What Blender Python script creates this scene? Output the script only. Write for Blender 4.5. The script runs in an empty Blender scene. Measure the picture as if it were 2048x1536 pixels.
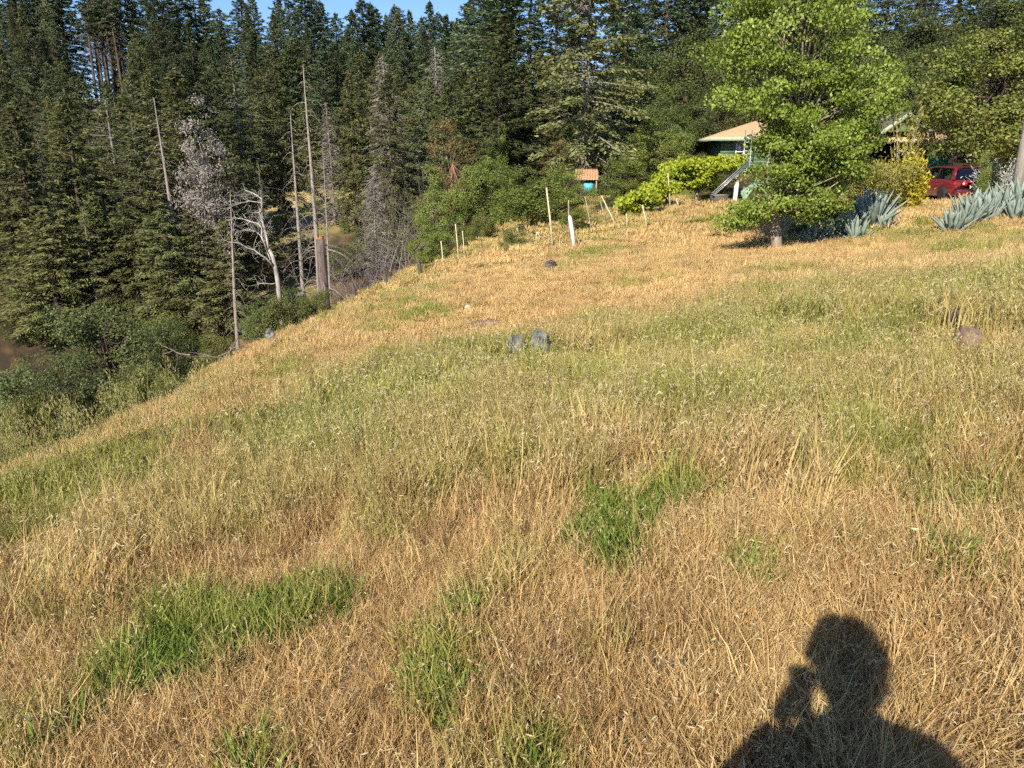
import bpy, bmesh, math, random
import numpy as np
from mathutils import Vector, Matrix, Euler

SC = bpy.context.scene
COL = SC.collection
R = math.radians

# ------------------------------------------------------------------ camera
CAM_H = 1.5
PITCH = R(16.5)
FPX = 1518.0                      # focal length in pixels of the 2048 px wide photograph
cam_d = bpy.data.cameras.new('camera')
cam = bpy.data.objects.new('camera', cam_d)
COL.objects.link(cam)
cam.location = (0, 0, CAM_H)
cam.rotation_euler = (math.pi/2 - PITCH, 0, 0)
cam_d.sensor_width = 36
cam_d.lens = 36*FPX/2048
cam_d.clip_start = 0.02
cam_d.clip_end = 3000
SC.camera = cam

# ------------------------------------------------------------------ sky, sun, exposure
CP, SP = math.cos(PITCH), math.sin(PITCH)
def ray(u, v):
    """direction of the view ray of pixel (u, v), scaled so that its forward (y) component is 1"""
    a = (u-1024)/FPX; b = (v-768)/FPX
    fwd = CP - b*SP; dz = -SP - b*CP
    return np.array([a/fwd, 1.0, dz/fwd])
ANTI = ray(1597, 1345)                      # where the phone's own shadow falls
ANTI = ANTI/np.linalg.norm(ANTI)
SUN = -ANTI                                 # towards the sun
SUN_EL = math.asin(SUN[2]); 
w = bpy.data.worlds.new('World'); SC.world = w; w.use_nodes = True
nt = w.node_tree; nt.nodes.clear()
sky = nt.nodes.new('ShaderNodeTexSky'); sky.sky_type = 'NISHITA'; sky.sun_disc = False
sky.sun_elevation = SUN_EL
sky.sun_rotation = math.atan2(SUN[0], SUN[1])
sky.altitude = 600; sky.air_density = 0.75; sky.dust_density = 0.0; sky.ozone_density = 5.0
bg = nt.nodes.new('ShaderNodeBackground'); bg.inputs[1].default_value = 0.11
wo = nt.nodes.new('ShaderNodeOutputWorld')
nt.links.new(sky.outputs[0], bg.inputs[0]); nt.links.new(bg.outputs[0], wo.inputs[0])
sd = bpy.data.lights.new('sun', 'SUN'); sd.energy = 5.0; sd.angle = R(0.53); sd.color = (1.0, 0.90, 0.75)
so = bpy.data.objects.new('sun', sd); COL.objects.link(so)
so.rotation_euler = Vector(SUN).to_track_quat('Z', 'Y').to_euler()
so.location = (-20, -45, 40)
SC.view_settings.view_transform = 'Standard'; SC.view_settings.look = 'None'
SC.view_settings.exposure = 0.75; SC.view_settings.gamma = 1
SC.view_settings.use_curve_mapping = False
SC.render.engine = 'CYCLES'
SC.cycles.max_bounces = 4; SC.cycles.diffuse_bounces = 2; SC.cycles.glossy_bounces = 2
SC.cycles.transmission_bounces = 3; SC.cycles.transparent_max_bounces = 4
SC.cycles.use_denoising = False
SC.cycles.use_adaptive_sampling = True; SC.cycles.adaptive_threshold = 0.05; SC.cycles.adaptive_min_samples = 24
SC.cycles.caustics_reflective = False; SC.cycles.caustics_refractive = False
SC.cycles.sample_clamp_indirect = 4

# ------------------------------------------------------------------ helpers: noise
def hash2(ix, iy, seed):
    h = (ix.astype(np.int64)*374761393 + iy.astype(np.int64)*668265263 + seed*2147483647) & 0xffffffff
    h = ((h ^ (h >> 13))*1274126177) & 0xffffffff
    h = h ^ (h >> 16)
    return (h & 0xffff)/65535.0
def vnoise(x, y, seed=0):
    x = np.asarray(x, float); y = np.asarray(y, float)
    ix = np.floor(x); iy = np.floor(y); fx = x-ix; fy = y-iy
    fx = fx*fx*(3-2*fx); fy = fy*fy*(3-2*fy)
    a = hash2(ix, iy, seed); b = hash2(ix+1, iy, seed); c = hash2(ix, iy+1, seed); d = hash2(ix+1, iy+1, seed)
    return (a*(1-fx)+b*fx)*(1-fy) + (c*(1-fx)+d*fx)*fy
def fbm(x, y, seed=0, oct=4):
    s = 0; amp = .5; tot = 0
    for k in range(oct):
        s = s + amp*vnoise(x, y, seed+k*17); tot += amp
        x = np.asarray(x)*2.03; y = np.asarray(y)*2.03; amp *= .5
    return s/tot
def sstep(a, b, x):
    t = np.clip((x-a)/(b-a), 0, 1); return t*t*(3-2*t)

# ------------------------------------------------------------------ helpers: meshes
class MB:
    """collects vertices and faces; build() makes ONE mesh object"""
    def __init__(s):
        s.v = []; s.f = []; s.m = []; s.t = []; s.n = 0
    def add(s, verts, faces, mat=0, tint=0.5):
        verts = np.asarray(verts, float).reshape(-1, 3)
        faces = [np.asarray(faces, np.int64)] if not isinstance(faces, list) or (len(faces) and np.isscalar(faces[0][0]) and len({len(q) for q in faces}) == 1) else \
                [np.asarray([q for q in faces if len(q) == k], np.int64) for k in sorted({len(q) for q in faces})]
        for fa in faces:
            if fa.size == 0: continue
            fa = fa.reshape(-1, fa.shape[-1])
            s.f.append(fa + s.n); s.m.append(np.full(len(fa), mat, np.int32))
        t = np.full(len(verts), tint, float) if np.isscalar(tint) else np.asarray(tint, float)
        s.v.append(verts); s.t.append(t); s.n += len(verts)
        return s
    def box(s, c, d, rot=None, mat=0, tint=.5, bev=0):
        x, y, z = np.array(d)/2.0
        if bev:
            b = bev
            vs = []
            for sz in (-1, 1):
                for px, py in ((x-b, y), (x, y-b), (x, -y+b), (x-b, -y), (-x+b, -y), (-x, -y+b), (-x, y-b), (-x+b, y)):
                    vs.append((px, py, sz*z))
            vs = np.array(vs)
            f = [[i, i+8, (i+1) % 8+8, (i+1) % 8] for i in range(8)]
            F = [np.array(f), np.array([[0, 1, 2, 3, 4, 5, 6, 7], [15, 14, 13, 12, 11, 10, 9, 8]])]
            v = vs
            if rot is not None: v = v @ np.array(rot).T
            v = v + np.array(c)
            s.add(v, F[0], mat, tint); base = s.n-len(v)
            s.f.append(F[1]+base); s.m.append(np.full(2, mat, np.int32))
            return s
        v = np.array([(a, b, cc) for a in (-x, x) for b in (-y, y) for cc in (-z, z)])
        if rot is not None: v = v @ np.array(rot).T
        return s.add(v+np.array(c), np.array([[0, 1, 3, 2], [4, 6, 7, 5], [0, 4, 5, 1], [2, 3, 7, 6], [0, 2, 6, 4], [1, 5, 7, 3]]), mat, tint)
    def tube(s, pts, rad, sides=6, mat=0, tint=.5, cap=True):
        P = np.asarray(pts, float); n = len(P)
        rad = np.full(n, rad, float) if np.isscalar(rad) else np.asarray(rad, float)
        T = np.gradient(P, axis=0); T /= (np.linalg.norm(T, axis=1, keepdims=True)+1e-9)
        ref = np.array([0, 0, 1.]) if abs(T[0][2]) < .9 else np.array([1., 0, 0])
        ang = np.arange(sides)*2*math.pi/sides
        V = []
        u = np.cross(T[0], ref); u /= np.linalg.norm(u)+1e-9
        for i in range(n):
            u = u - T[i]*np.dot(u, T[i]); u /= np.linalg.norm(u)+1e-9
            w_ = np.cross(T[i], u)
            V.append(P[i] + rad[i]*(np.cos(ang)[:, None]*u + np.sin(ang)[:, None]*w_))
        V = np.concatenate(V)
        a = np.arange(sides); b = (a+1) % sides
        F = np.concatenate([np.stack([i*sides+a, i*sides+b, (i+1)*sides+b, (i+1)*sides+a], 1) for i in range(n-1)])
        tt = tint if np.isscalar(tint) else np.repeat(np.asarray(tint), sides)
        s.add(V, F, mat, tt)
        if cap and sides >= 3:
            base = s.n-len(V)
            s.f.append(np.array([list(range(sides))[::-1], [(n-1)*sides+i for i in range(sides)]])+base)
            s.m.append(np.full(2, mat, np.int32))
        return s
    def lathe(s, prof, axis_o, axis=2, sides=16, mat=0, tint=.5):
        """prof: (radius, height along axis)"""
        ang = np.arange(sides)*2*math.pi/sides; V = []
        for r, h in prof:
            c = np.stack([r*np.cos(ang), r*np.sin(ang), np.full(sides, h)], 1)
            if axis == 0: c = c[:, [2, 0, 1]]
            if axis == 1: c = c[:, [1, 2, 0]]
            V.append(c)
        V = np.concatenate(V)+np.array(axis_o)
        a = np.arange(sides); b = (a+1) % sides; n = len(prof)
        F = np.concatenate([np.stack([i*sides+a, i*sides+b, (i+1)*sides+b, (i+1)*sides+a], 1) for i in range(n-1)])
        s.add(V, F, mat, tint); base = s.n-len(V)
        s.f.append(np.array([list(range(sides))[::-1], [(n-1)*sides+i for i in range(sides)]])+base)
        s.m.append(np.full(2, mat, np.int32))
        return s
    def prism(s, poly, d, mat=0, tint=.5):
        """poly: 3-D points of a planar polygon, d: extrusion vector"""
        P = np.asarray(poly, float); n = len(P); d = np.asarray(d, float)
        V = np.concatenate([P, P+d])
        s.add(V, np.array([[i, (i+1) % n, n+(i+1) % n, n+i] for i in range(n)]), mat, tint); base = s.n-len(V)
        s.f.append(np.array([list(range(n))[::-1], [n+i for i in range(n)]])+base); s.m.append(np.full(2, mat, np.int32))
        return s
    def leaves(s, c, d, nrm, L, W, mat=0, tint=.5, fold=0.0):
        """diamond leaves, vectorised: centre c, direction d, normal nrm, length L, width W"""
        c = np.asarray(c); n = len(c)
        d = d/(np.linalg.norm(d, axis=1, keepdims=True)+1e-9)
        side = np.cross(d, nrm); side /= (np.linalg.norm(side, axis=1, keepdims=True)+1e-9)
        up = np.cross(side, d)
        L = np.broadcast_to(np.asarray(L, float), (n,))[:, None]; W = np.broadcast_to(np.asarray(W, float), (n,))[:, None]
        a = c - d*L*.5; b = c + side*W*.5 - d*L*.08 + up*W*fold; e = c + d*L*.5; f = c - side*W*.5 - d*L*.08 + up*W*fold
        V = np.stack([a, b, e, f], 1).reshape(-1, 3)
        i = np.arange(n)*4
        F = np.concatenate([np.stack([i, i+1, i+2], 1), np.stack([i, i+2, i+3], 1)])
        tt = tint if np.isscalar(tint) else np.repeat(np.asarray(tint), 4)
        return s.add(V, F, mat, tt)
    def mesh(s, name, smooth=False):
        me = bpy.data.meshes.new(name)
        V = np.concatenate(s.v); me.vertices.add(len(V)); me.vertices.foreach_set('co', V.astype(np.float32).ravel())
        loops = np.concatenate([f.ravel() for f in s.f]); sizes = np.concatenate([np.full(len(f), f.shape[1]) for f in s.f])
        me.loops.add(len(loops)); me.loops.foreach_set('vertex_index', loops.astype(np.int32))
        me.polygons.add(len(sizes)); st = np.concatenate([[0], np.cumsum(sizes)[:-1]])
        me.polygons.foreach_set('loop_start', st.astype(np.int32))
        me.polygons.foreach_set('material_index', np.concatenate(s.m))
        me.update(calc_edges=True); me.validate()
        if smooth: me.polygons.foreach_set('use_smooth', np.ones(len(me.polygons), bool))
        t = np.concatenate(s.t)
        if len(t) == len(me.vertices):
            at = me.attributes.new('tint', 'FLOAT', 'POINT'); at.data.foreach_set('value', t.astype(np.float32))
        return me
    def build(s, name, mats, parent=None, smooth=False, loc=None):
        me = s.mesh(name, smooth)
        for m in (mats if isinstance(mats, (list, tuple)) else [mats]): me.materials.append(m)
        o = bpy.data.objects.new(name, me); COL.objects.link(o)
        if parent is not None: o.parent = parent
        if loc is not None: o.location = loc
        return o

def tag(o, label=None, cat=None, group=None, kind=None):
    if label: o['label'] = label
    if cat: o['category'] = cat
    if group: o['group'] = group
    if kind: o['kind'] = kind
    return o
def empty(name, loc=(0, 0, 0), rz=0, label=None, cat=None, group=None):
    o = bpy.data.objects.new(name, None); COL.objects.link(o)
    o.location = loc; o.rotation_euler = (0, 0, rz); o.empty_display_size = .3
    return tag(o, label, cat, group)
def child(name, me, parent, loc=(0, 0, 0), rot=(0, 0, 0), sc=(1, 1, 1)):
    o = bpy.data.objects.new(name, me); COL.objects.link(o); o.parent = parent
    o.location = loc; o.rotation_euler = rot; o.scale = sc
    return o
def rotz(a): c, s_ = math.cos(a), math.sin(a); return np.array([[c, -s_, 0], [s_, c, 0], [0, 0, 1]])
def rotx(a): c, s_ = math.cos(a), math.sin(a); return np.array([[1, 0, 0], [0, c, -s_], [0, s_, c]])
def roty(a): c, s_ = math.cos(a), math.sin(a); return np.array([[c, 0, s_], [0, 1, 0], [-s_, 0, c]])

# ------------------------------------------------------------------ helpers: materials
def nodes(m):
    m.use_nodes = True; t = m.node_tree; t.nodes.clear(); return t
def mat(name, col, rough=.75, var=.25, scale=6.0, bump=0.0, bscale=30.0, col2=None, metal=0.0, spec=.3, coat=0.0, stretch=None):
    """plain surface with noise in its colour (wear, grain) and a fine bump"""
    m = bpy.data.materials.new(name); t = nodes(m); N = t.nodes; Lk = t.links
    b = N.new('ShaderNodeBsdfPrincipled'); o = N.new('ShaderNodeOutputMaterial'); Lk.new(b.outputs[0], o.inputs[0])
    tc = N.new('ShaderNodeTexCoord'); src = tc.outputs['Object']
    if stretch:
        mp = N.new('ShaderNodeMapping'); mp.inputs['Scale'].default_value = stretch; Lk.new(src, mp.inputs[0]); src = mp.outputs[0]
    nz = N.new('ShaderNodeTexNoise'); nz.inputs['Scale'].default_value = scale; nz.inputs['Detail'].default_value = 6; Lk.new(src, nz.inputs['Vector'])
    rp = N.new('ShaderNodeValToRGB'); c = np.array(col); c2 = np.array(col2) if col2 is not None else c*(1+var)
    c1 = c*(1-var) if col2 is None else c
    rp.color_ramp.elements[0].position = .3; rp.color_ramp.elements[1].position = .7
    rp.color_ramp.elements[0].color = (*c1, 1); rp.color_ramp.elements[1].color = (*np.clip(c2, 0, 1), 1)
    Lk.new(nz.outputs[0], rp.inputs[0]); Lk.new(rp.outputs[0], b.inputs['Base Color'])
    b.inputs['Roughness'].default_value = rough; b.inputs['Metallic'].default_value = metal
    b.inputs['Specular IOR Level'].default_value = spec; b.inputs['Coat Weight'].default_value = coat
    if bump:
        n2 = N.new('ShaderNodeTexNoise'); n2.inputs['Scale'].default_value = bscale; n2.inputs['Detail'].default_value = 5; Lk.new(src, n2.inputs['Vector'])
        bp = N.new('ShaderNodeBump'); bp.inputs['Strength'].default_value = bump; bp.inputs['Distance'].default_value = .02
        Lk.new(n2.outputs[0], bp.inputs['Height']); Lk.new(bp.outputs[0], b.inputs['Normal'])
    return m
def leafmat(name, c1, c2, trans=.25, rough=.55, rnd=.35, spec=.25, c3=None):
    """foliage: colour between c1 and c2 by the leaf's own tint, shifted from plant to plant"""
    m = bpy.data.materials.new(name); t = nodes(m); N = t.nodes; Lk = t.links
    at = N.new('ShaderNodeAttribute'); at.attribute_name = 'tint'
    rp = N.new('ShaderNodeValToRGB'); rp.color_ramp.elements[0].color = (*c1, 1); rp.color_ramp.elements[1].color = (*c2, 1)
    if c3 is not None:
        e = rp.color_ramp.elements.new(.9); rp.color_ramp.elements[1].position = .82; e.color = (*c3, 1); rp.color_ramp.elements[2].color = (*c3, 1); rp.color_ramp.elements[1].color = (*c2, 1)
    Lk.new(at.outputs['Fac'], rp.inputs[0])
    oi = N.new('ShaderNodeObjectInfo')
    hs = N.new('ShaderNodeHueSaturation')
    mr = N.new('ShaderNodeMapRange'); mr.inputs['To Min'].default_value = 1-rnd; mr.inputs['To Max'].default_value = 1+rnd
    Lk.new(oi.outputs['Random'], mr.inputs[0]); Lk.new(mr.outputs[0], hs.inputs['Value'])
    mh = N.new('ShaderNodeMapRange'); mh.inputs['To Min'].default_value = .5+.015*min(1, rnd*2); mh.inputs['To Max'].default_value = .5-.022*min(1, rnd*2)
    ml = N.new('ShaderNodeMath'); ml.operation = 'MULTIPLY'; ml.inputs[1].default_value = 7.31; Lk.new(oi.outputs['Random'], ml.inputs[0])
    fr = N.new('ShaderNodeMath'); fr.operation = 'FRACT'; Lk.new(ml.outputs[0], fr.inputs[0]); Lk.new(fr.outputs[0], mh.inputs[0]); Lk.new(mh.outputs[0], hs.inputs['Hue'])
    Lk.new(rp.outputs[0], hs.inputs['Color'])
    b = N.new('ShaderNodeBsdfPrincipled'); b.inputs['Roughness'].default_value = rough; b.inputs['Specular IOR Level'].default_value = spec
    Lk.new(hs.outputs[0], b.inputs['Base Color'])
    tr = N.new('ShaderNodeBsdfTranslucent'); Lk.new(hs.outputs[0], tr.inputs[0])
    mx = N.new('ShaderNodeMixShader'); mx.inputs[0].default_value = trans; Lk.new(b.outputs[0], mx.inputs[1]); Lk.new(tr.outputs[0], mx.inputs[2])
    o = N.new('ShaderNodeOutputMaterial'); Lk.new(mx.outputs[0], o.inputs[0])
    return m

# ------------------------------------------------------------------ terrain
def W(u, v, y):
    """the world point seen at pixel (u, v) of the photograph when it lies y metres ahead"""
    d = ray(u, v); return np.array([d[0]*y, y, CAM_H + d[2]*y])
ctrl = []
for x in (-4, -1.5, 0, 1.5, 4):
    for y in (-2, 0, 2, 4): ctrl.append((x, y, .165*x - .098*y))
for x in (-3.5, 0, 4, 8):
    for y in (8, 13): ctrl.append((x, y, .165*x - .098*y))
for u, v, y in ((1555, 500, 20.7), (1147, 500, 24.5), (1290, 462, 28), (1365, 412, 33.5), (1475, 412, 33), (1890, 407, 34), (1830, 399, 36.6), (1840, 410, 31), (1900, 425, 26), (1800, 425, 26), (2040, 470, 18), (2047, 560, 12.5), (1960, 410, 29), (1700, 477, 22), (1940, 457, 19.5),
                (1100, 560, 18.5), (1300, 545, 18), (1700, 560, 14.5),
                (843, 566, 33), (776, 585, 34), (712, 604, 35), (915, 537, 32), (1000, 512, 29.5), (1060, 497, 27.5),
                (860, 528, 41), (1000, 478, 43), (1090, 468, 30), (700, 603, 34), (540, 684, 20), (270, 842, 11.4), (60, 975, 7.8), (10, 990, 7.0),
                (440, 632, 45), (530, 562, 55), (670, 446, 75), (700, 422, 80), (560, 392, 90), (1172, 392, 41), (1300, 420, 40), (1460, 331, 48)):
    ctrl.append(tuple(W(u, v, y)))
ctrl += [(-9.6, 20, -5.1), (-8.6, 12, -4.0), (-9, 7, -3.3), (-12, 26, -7.2), (-12, 36, -8.0), (-16, 18, -8.2), (-21, 30, -10.5), (-14, 8, -6), (-21, 10, -9), (-10, -1, -2.9), (-20, -2, -6.5),
         (-12, 46, -8), (-9.5, 40, -6.6), (-80, 150, 12), (-60, 100, 3), (-50, 60, -3), (-35, 45, -9), (-42, 20, -9), (-65, 20, -5), (-95, 60, 4), (-120, 150, 16), (-40, 150, 8), (0, 150, 8),
         (0, 100, 3.5), (2, 70, -.5), (20, 60, 3), (20, 80, 6), (30, 150, 18), (60, 100, 16), (60, 50, 7), (24, 43, .4), (30, 42, 1.4), (60, 20, 8), (30, 10, 4.5),  (30, -20, 5), (0, -20, 1.8), (-20, -20, -3),
         (-60, -40, -6), (0, 230, 6), (-150, 250, 4), (150, 250, 25), (260, 0, 15), (-260, 0, 0), (0, -260, 0), (-200, 120, 14), (220, 120, 22), (-200, -180, -5), (200, -180, 6)]
ctrl = np.array(ctrl, float)
def _tps_fit(P, z, lam=.02):
    n = len(P); d = np.linalg.norm(P[:, None]-P[None], axis=2)/10
    K = np.where(d > 0, d*d*np.log(d+1e-12), 0) + lam*np.eye(n)
    A = np.zeros((n+3, n+3)); A[:n, :n] = K; A[:n, n] = 1; A[:n, n+1:] = P/10; A[n, :n] = 1; A[n+1:, :n] = (P/10).T
    return np.linalg.solve(A, np.concatenate([z, np.zeros(3)]))
_tw = _tps_fit(ctrl[:, :2], ctrl[:, 2])
def gz(x, y):
    """height of the ground"""
    x = np.asarray(x, float); y = np.asarray(y, float); sh = np.broadcast(x, y).shape
    x = np.broadcast_to(x, sh).ravel(); y = np.broadcast_to(y, sh).ravel(); out = np.empty(len(x))
    for i in range(0, len(x), 40000):
        X = np.stack([x[i:i+40000], y[i:i+40000]], 1)
        d = np.linalg.norm(X[:, None]-ctrl[None, :, :2], axis=2)/10
        out[i:i+40000] = np.where(d > 1e-9, d*d*np.log(d+1e-12), 0) @ _tw[:-3] + _tw[-3] + (X/10) @ _tw[-2:]
    r = np.hypot(x, y)
    out += (fbm(x*.55, y*.55, 5, 3)-.5)*.16*np.clip(r/9, .15, 1) + (fbm(x*.12, y*.12, 9, 3)-.5)*1.2*sstep(30, 90, r)
    return out.reshape(sh)
def gz1(x, y): return float(gz(np.array([x]), np.array([y]))[0])
def hit(u, v, ymax=140):
    """the point of the ground seen at pixel (u, v)"""
    d = ray(u, v); ys = np.concatenate([np.arange(.6, 12, .04), np.arange(12, ymax, .15)])
    g = gz(d[0]*ys, ys) - (CAM_H + d[2]*ys)
    i = np.argmax(g > 0)
    y = ys[i] if g[i] > 0 else ymax
    return np.array([d[0]*y, y, gz1(d[0]*y, y)])
def proj(p):
    p = np.asarray(p, float); x, y, z = p[..., 0], p[..., 1], p[..., 2]-CAM_H
    fw = y*CP - z*SP; up = y*SP + z*CP
    return 1024 + FPX*x/fw, 768 - FPX*up/fw

# ------------------------------------------------------------------ what grows where on the meadow
_raw = [  # (u, v, half width, half height in the photograph, kind, amount)
 (600,1235,140,50,'L',1), (420,1275,150,70,'L',1), (270,1370,90,70,'L',.9), (700,1185,50,40,'L',.8), (890,1340,85,80,'L',.9), (960,1270,45,80,'L',.7),
 (970,955,75,35,'L',.8), (1240,1055,90,60,'L',.85), (1290,1125,45,35,'L',.9), (1400,1000,65,40,'L',.8), (1090,1490,45,30,'L',.7), (560,1505,45,30,'L',.7),
 (1140,950,45,30,'L',.6), (1880,1115,40,30,'L',.8), (1530,1135,45,30,'L',.7), (450,1075,120,50,'L',.6), (1180,1010,60,40,'L',.6), (120,1500,130,50,'L',.5), (1650,1060,60,30,'L',.4), (1230,1330,40,50,'L',.5),
 (640,880,170,90,'G',1), (230,930,230,80,'G',.9), (800,810,160,70,'G',.8), (1200,820,220,90,'G',.8), (1500,820,220,90,'G',.85), (1780,700,120,90,'G',.9), (1960,610,120,60,'G',.9),
 (1700,880,160,50,'G',.6), (1980,760,90,60,'G',.7), (60,1000,120,60,'G',.6), (1000,830,120,50,'G',.6), (1900,950,90,60,'G',.4),
 (1190,520,45,22,'S',.8), (1250,565,80,22,'S',.6), (910,625,75,16,'S',.6), (790,645,80,18,'S',.6), (800,590,110,18,'S',.6), (930,738,80,16,'S',.8), (1580,590,180,16,'S',.7), (1830,470,100,22,'S',.8),
 (1960,490,110,26,'S',.8), (1500,540,70,14,'S',.5), (1720,545,160,14,'S',.4), (1450,440,60,20,'S',.7), (1400,640,150,30,'S',.5), (1100,520,160,12,'S',.3), (650,640,70,20,'S',.5), (560,740,120,40,'S',.4),
 (1090,590,170,45,'O',1), (1370,560,130,45,'O',.9), (1000,560,90,28,'O',.8), (880,655,110,22,'O',.8), (700,700,90,22,'O',.6), (1230,620,160,28,'O',.8), (1480,500,60,30,'O',.8), (1000,690,140,20,'O',.7),
 (820,1330,60,70,'O',.5), (1750,1290,220,150,'O',.5), (250,1180,160,90,'O',.5), (620,1390,200,60,'O',.6), (900,1130,160,70,'O',.6), (1620,1000,140,40,'O',.3), (1750,590,130,16,'O',.4), (1130,1200,140,60,'O',.4),
 (960,655,45,12,'B',1), (770,632,45,10,'B',.7), (1240,625,18,6,'B',.8), (1105,538,22,8,'B',.6),
]
PATCH = []
for u, v, ru, rv, k, am in _raw:
    c = hit(u, v); a = hit(u, v-rv); b = hit(u, v+rv)
    dist = math.hypot(c[0], c[1])
    PATCH.append((c[0], c[1], ru/FPX*dist*1.05, min(max(.12, np.linalg.norm(a[:2]-b[:2])/2), .2*dist+.05), math.atan2(c[0], c[1]), k, am))
FEN = np.array([(-40, 40), (-8, 35.5), (-4.2, 33), (-.6, 29.5), (2.0, 24.6), (5, 28), (8, 33.5), (11, 34.5), (30, 40), (60, 42)])
def fields(x, y):
    wx = x + (fbm(x*1.1, y*1.1, 31, 3)-.5)*.9*np.clip(np.hypot(x, y)/6, .35, 2.2); wy = y + (fbm(x*1.1, y*1.1, 57, 3)-.5)*1.2*np.clip(np.hypot(x, y)/6, .35, 2.2)
    out = {k: np.zeros(np.shape(x)) for k in 'LGSOB'}
    for cx, cy, rx, ry, az, k, am in PATCH:
        dx, dy = wx-cx, wy-cy
        p = dx*math.cos(az) - dy*math.sin(az); q = dx*math.sin(az) + dy*math.cos(az)
        d = np.sqrt((p/rx)**2 + (q/ry)**2)
        out[k] = np.maximum(out[k], am*(1-sstep(.45, 1.45 if k in 'LGS' else 1.25, d)))
    r = np.hypot(x, y)
    out['noise'] = fbm(x*.9, y*.9, 77, 4)
    out['fine'] = fbm(x*3.1, y*3.1, 91, 3)
    yf = np.interp(x, FEN[:, 0], FEN[:, 1])
    brk = -6.2 - .045*y                                       # where the slope breaks down to the ravine
    out['meadow'] = (1-sstep(yf-.5, yf+1, y))*sstep(brk-6, brk-1.5, x)
    gard = (y > yf-.5)*(x > -9)*(1-sstep(40, 47, y))*(1-sstep(9, 12, x))
    out['garden'] = gard
    clear_ = np.exp(-(((x+22)/9)**2 + ((y-82)/16)**2)**2)
    slope = np.exp(-(((x+18)/5)**2 + ((y-49)/8)**2)**2)
    out['clear'] = np.maximum(clear_, slope)
    out['drive'] = 1-sstep(.8, 1.1, np.sqrt(((x-21)/9)**2 + ((y-35.5)/4.3)**2) + (out['fine']-.5)*.3)
    out['track'] = 1-sstep(.7, 1.1, np.abs(y-(75.5+1.5*np.sin(x*.25)))/1.1 + 0*(x))*1.0
    out['track'] = out['track']*(x > -30)*(x < -10)
    return out
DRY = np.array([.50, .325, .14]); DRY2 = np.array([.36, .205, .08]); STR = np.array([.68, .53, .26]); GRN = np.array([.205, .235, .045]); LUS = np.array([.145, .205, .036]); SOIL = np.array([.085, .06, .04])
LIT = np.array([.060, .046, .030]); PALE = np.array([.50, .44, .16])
def mix(a, b, t): return a*(1-t)[:, None] + b*t[:, None]
def ground_colour(x, y):
    F = fields(x, y); n = len(x); r = np.hypot(x, y)
    c = mix(np.tile(DRY, (n, 1)), np.tile(STR, (n, 1)), sstep(.35, .7, F['noise']))
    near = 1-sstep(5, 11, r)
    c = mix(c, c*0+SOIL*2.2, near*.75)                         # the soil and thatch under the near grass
    c = mix(c, c*0+DRY*1.05, F['O']*.8*(1-near*.6))
    c = mix(c, c*0+GRN, np.maximum(F['G']*.6, np.maximum(F['S'], F['L'])*.75))
    c = mix(c, c*0+np.array([.13, .105, .08]), F['B']*.9)
    gc = mix(np.tile(GRN*1.1, (n, 1)), np.tile(PALE*.8, (n, 1)), sstep(.4, .65, F['noise']))
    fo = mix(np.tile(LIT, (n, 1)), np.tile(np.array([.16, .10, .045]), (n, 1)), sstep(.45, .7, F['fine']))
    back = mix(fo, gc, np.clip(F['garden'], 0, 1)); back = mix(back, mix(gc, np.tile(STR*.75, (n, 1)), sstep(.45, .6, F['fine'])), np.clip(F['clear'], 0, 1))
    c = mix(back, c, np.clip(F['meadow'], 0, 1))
    c = mix(c, np.tile(np.array([.50, .38, .22]), (n, 1)), F['drive']); c = mix(c, np.tile(np.array([.48, .40, .28]), (n, 1)), np.clip(F['track'], 0, 1))
    soilp = np.exp(-(((x-1.6)/1.3)**2+((y-30)/1.6)**2)**2); c = mix(c, np.tile(np.array([.22, .15, .10]), (n, 1)), soilp)
    return np.clip(c, 0, 1)

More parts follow.
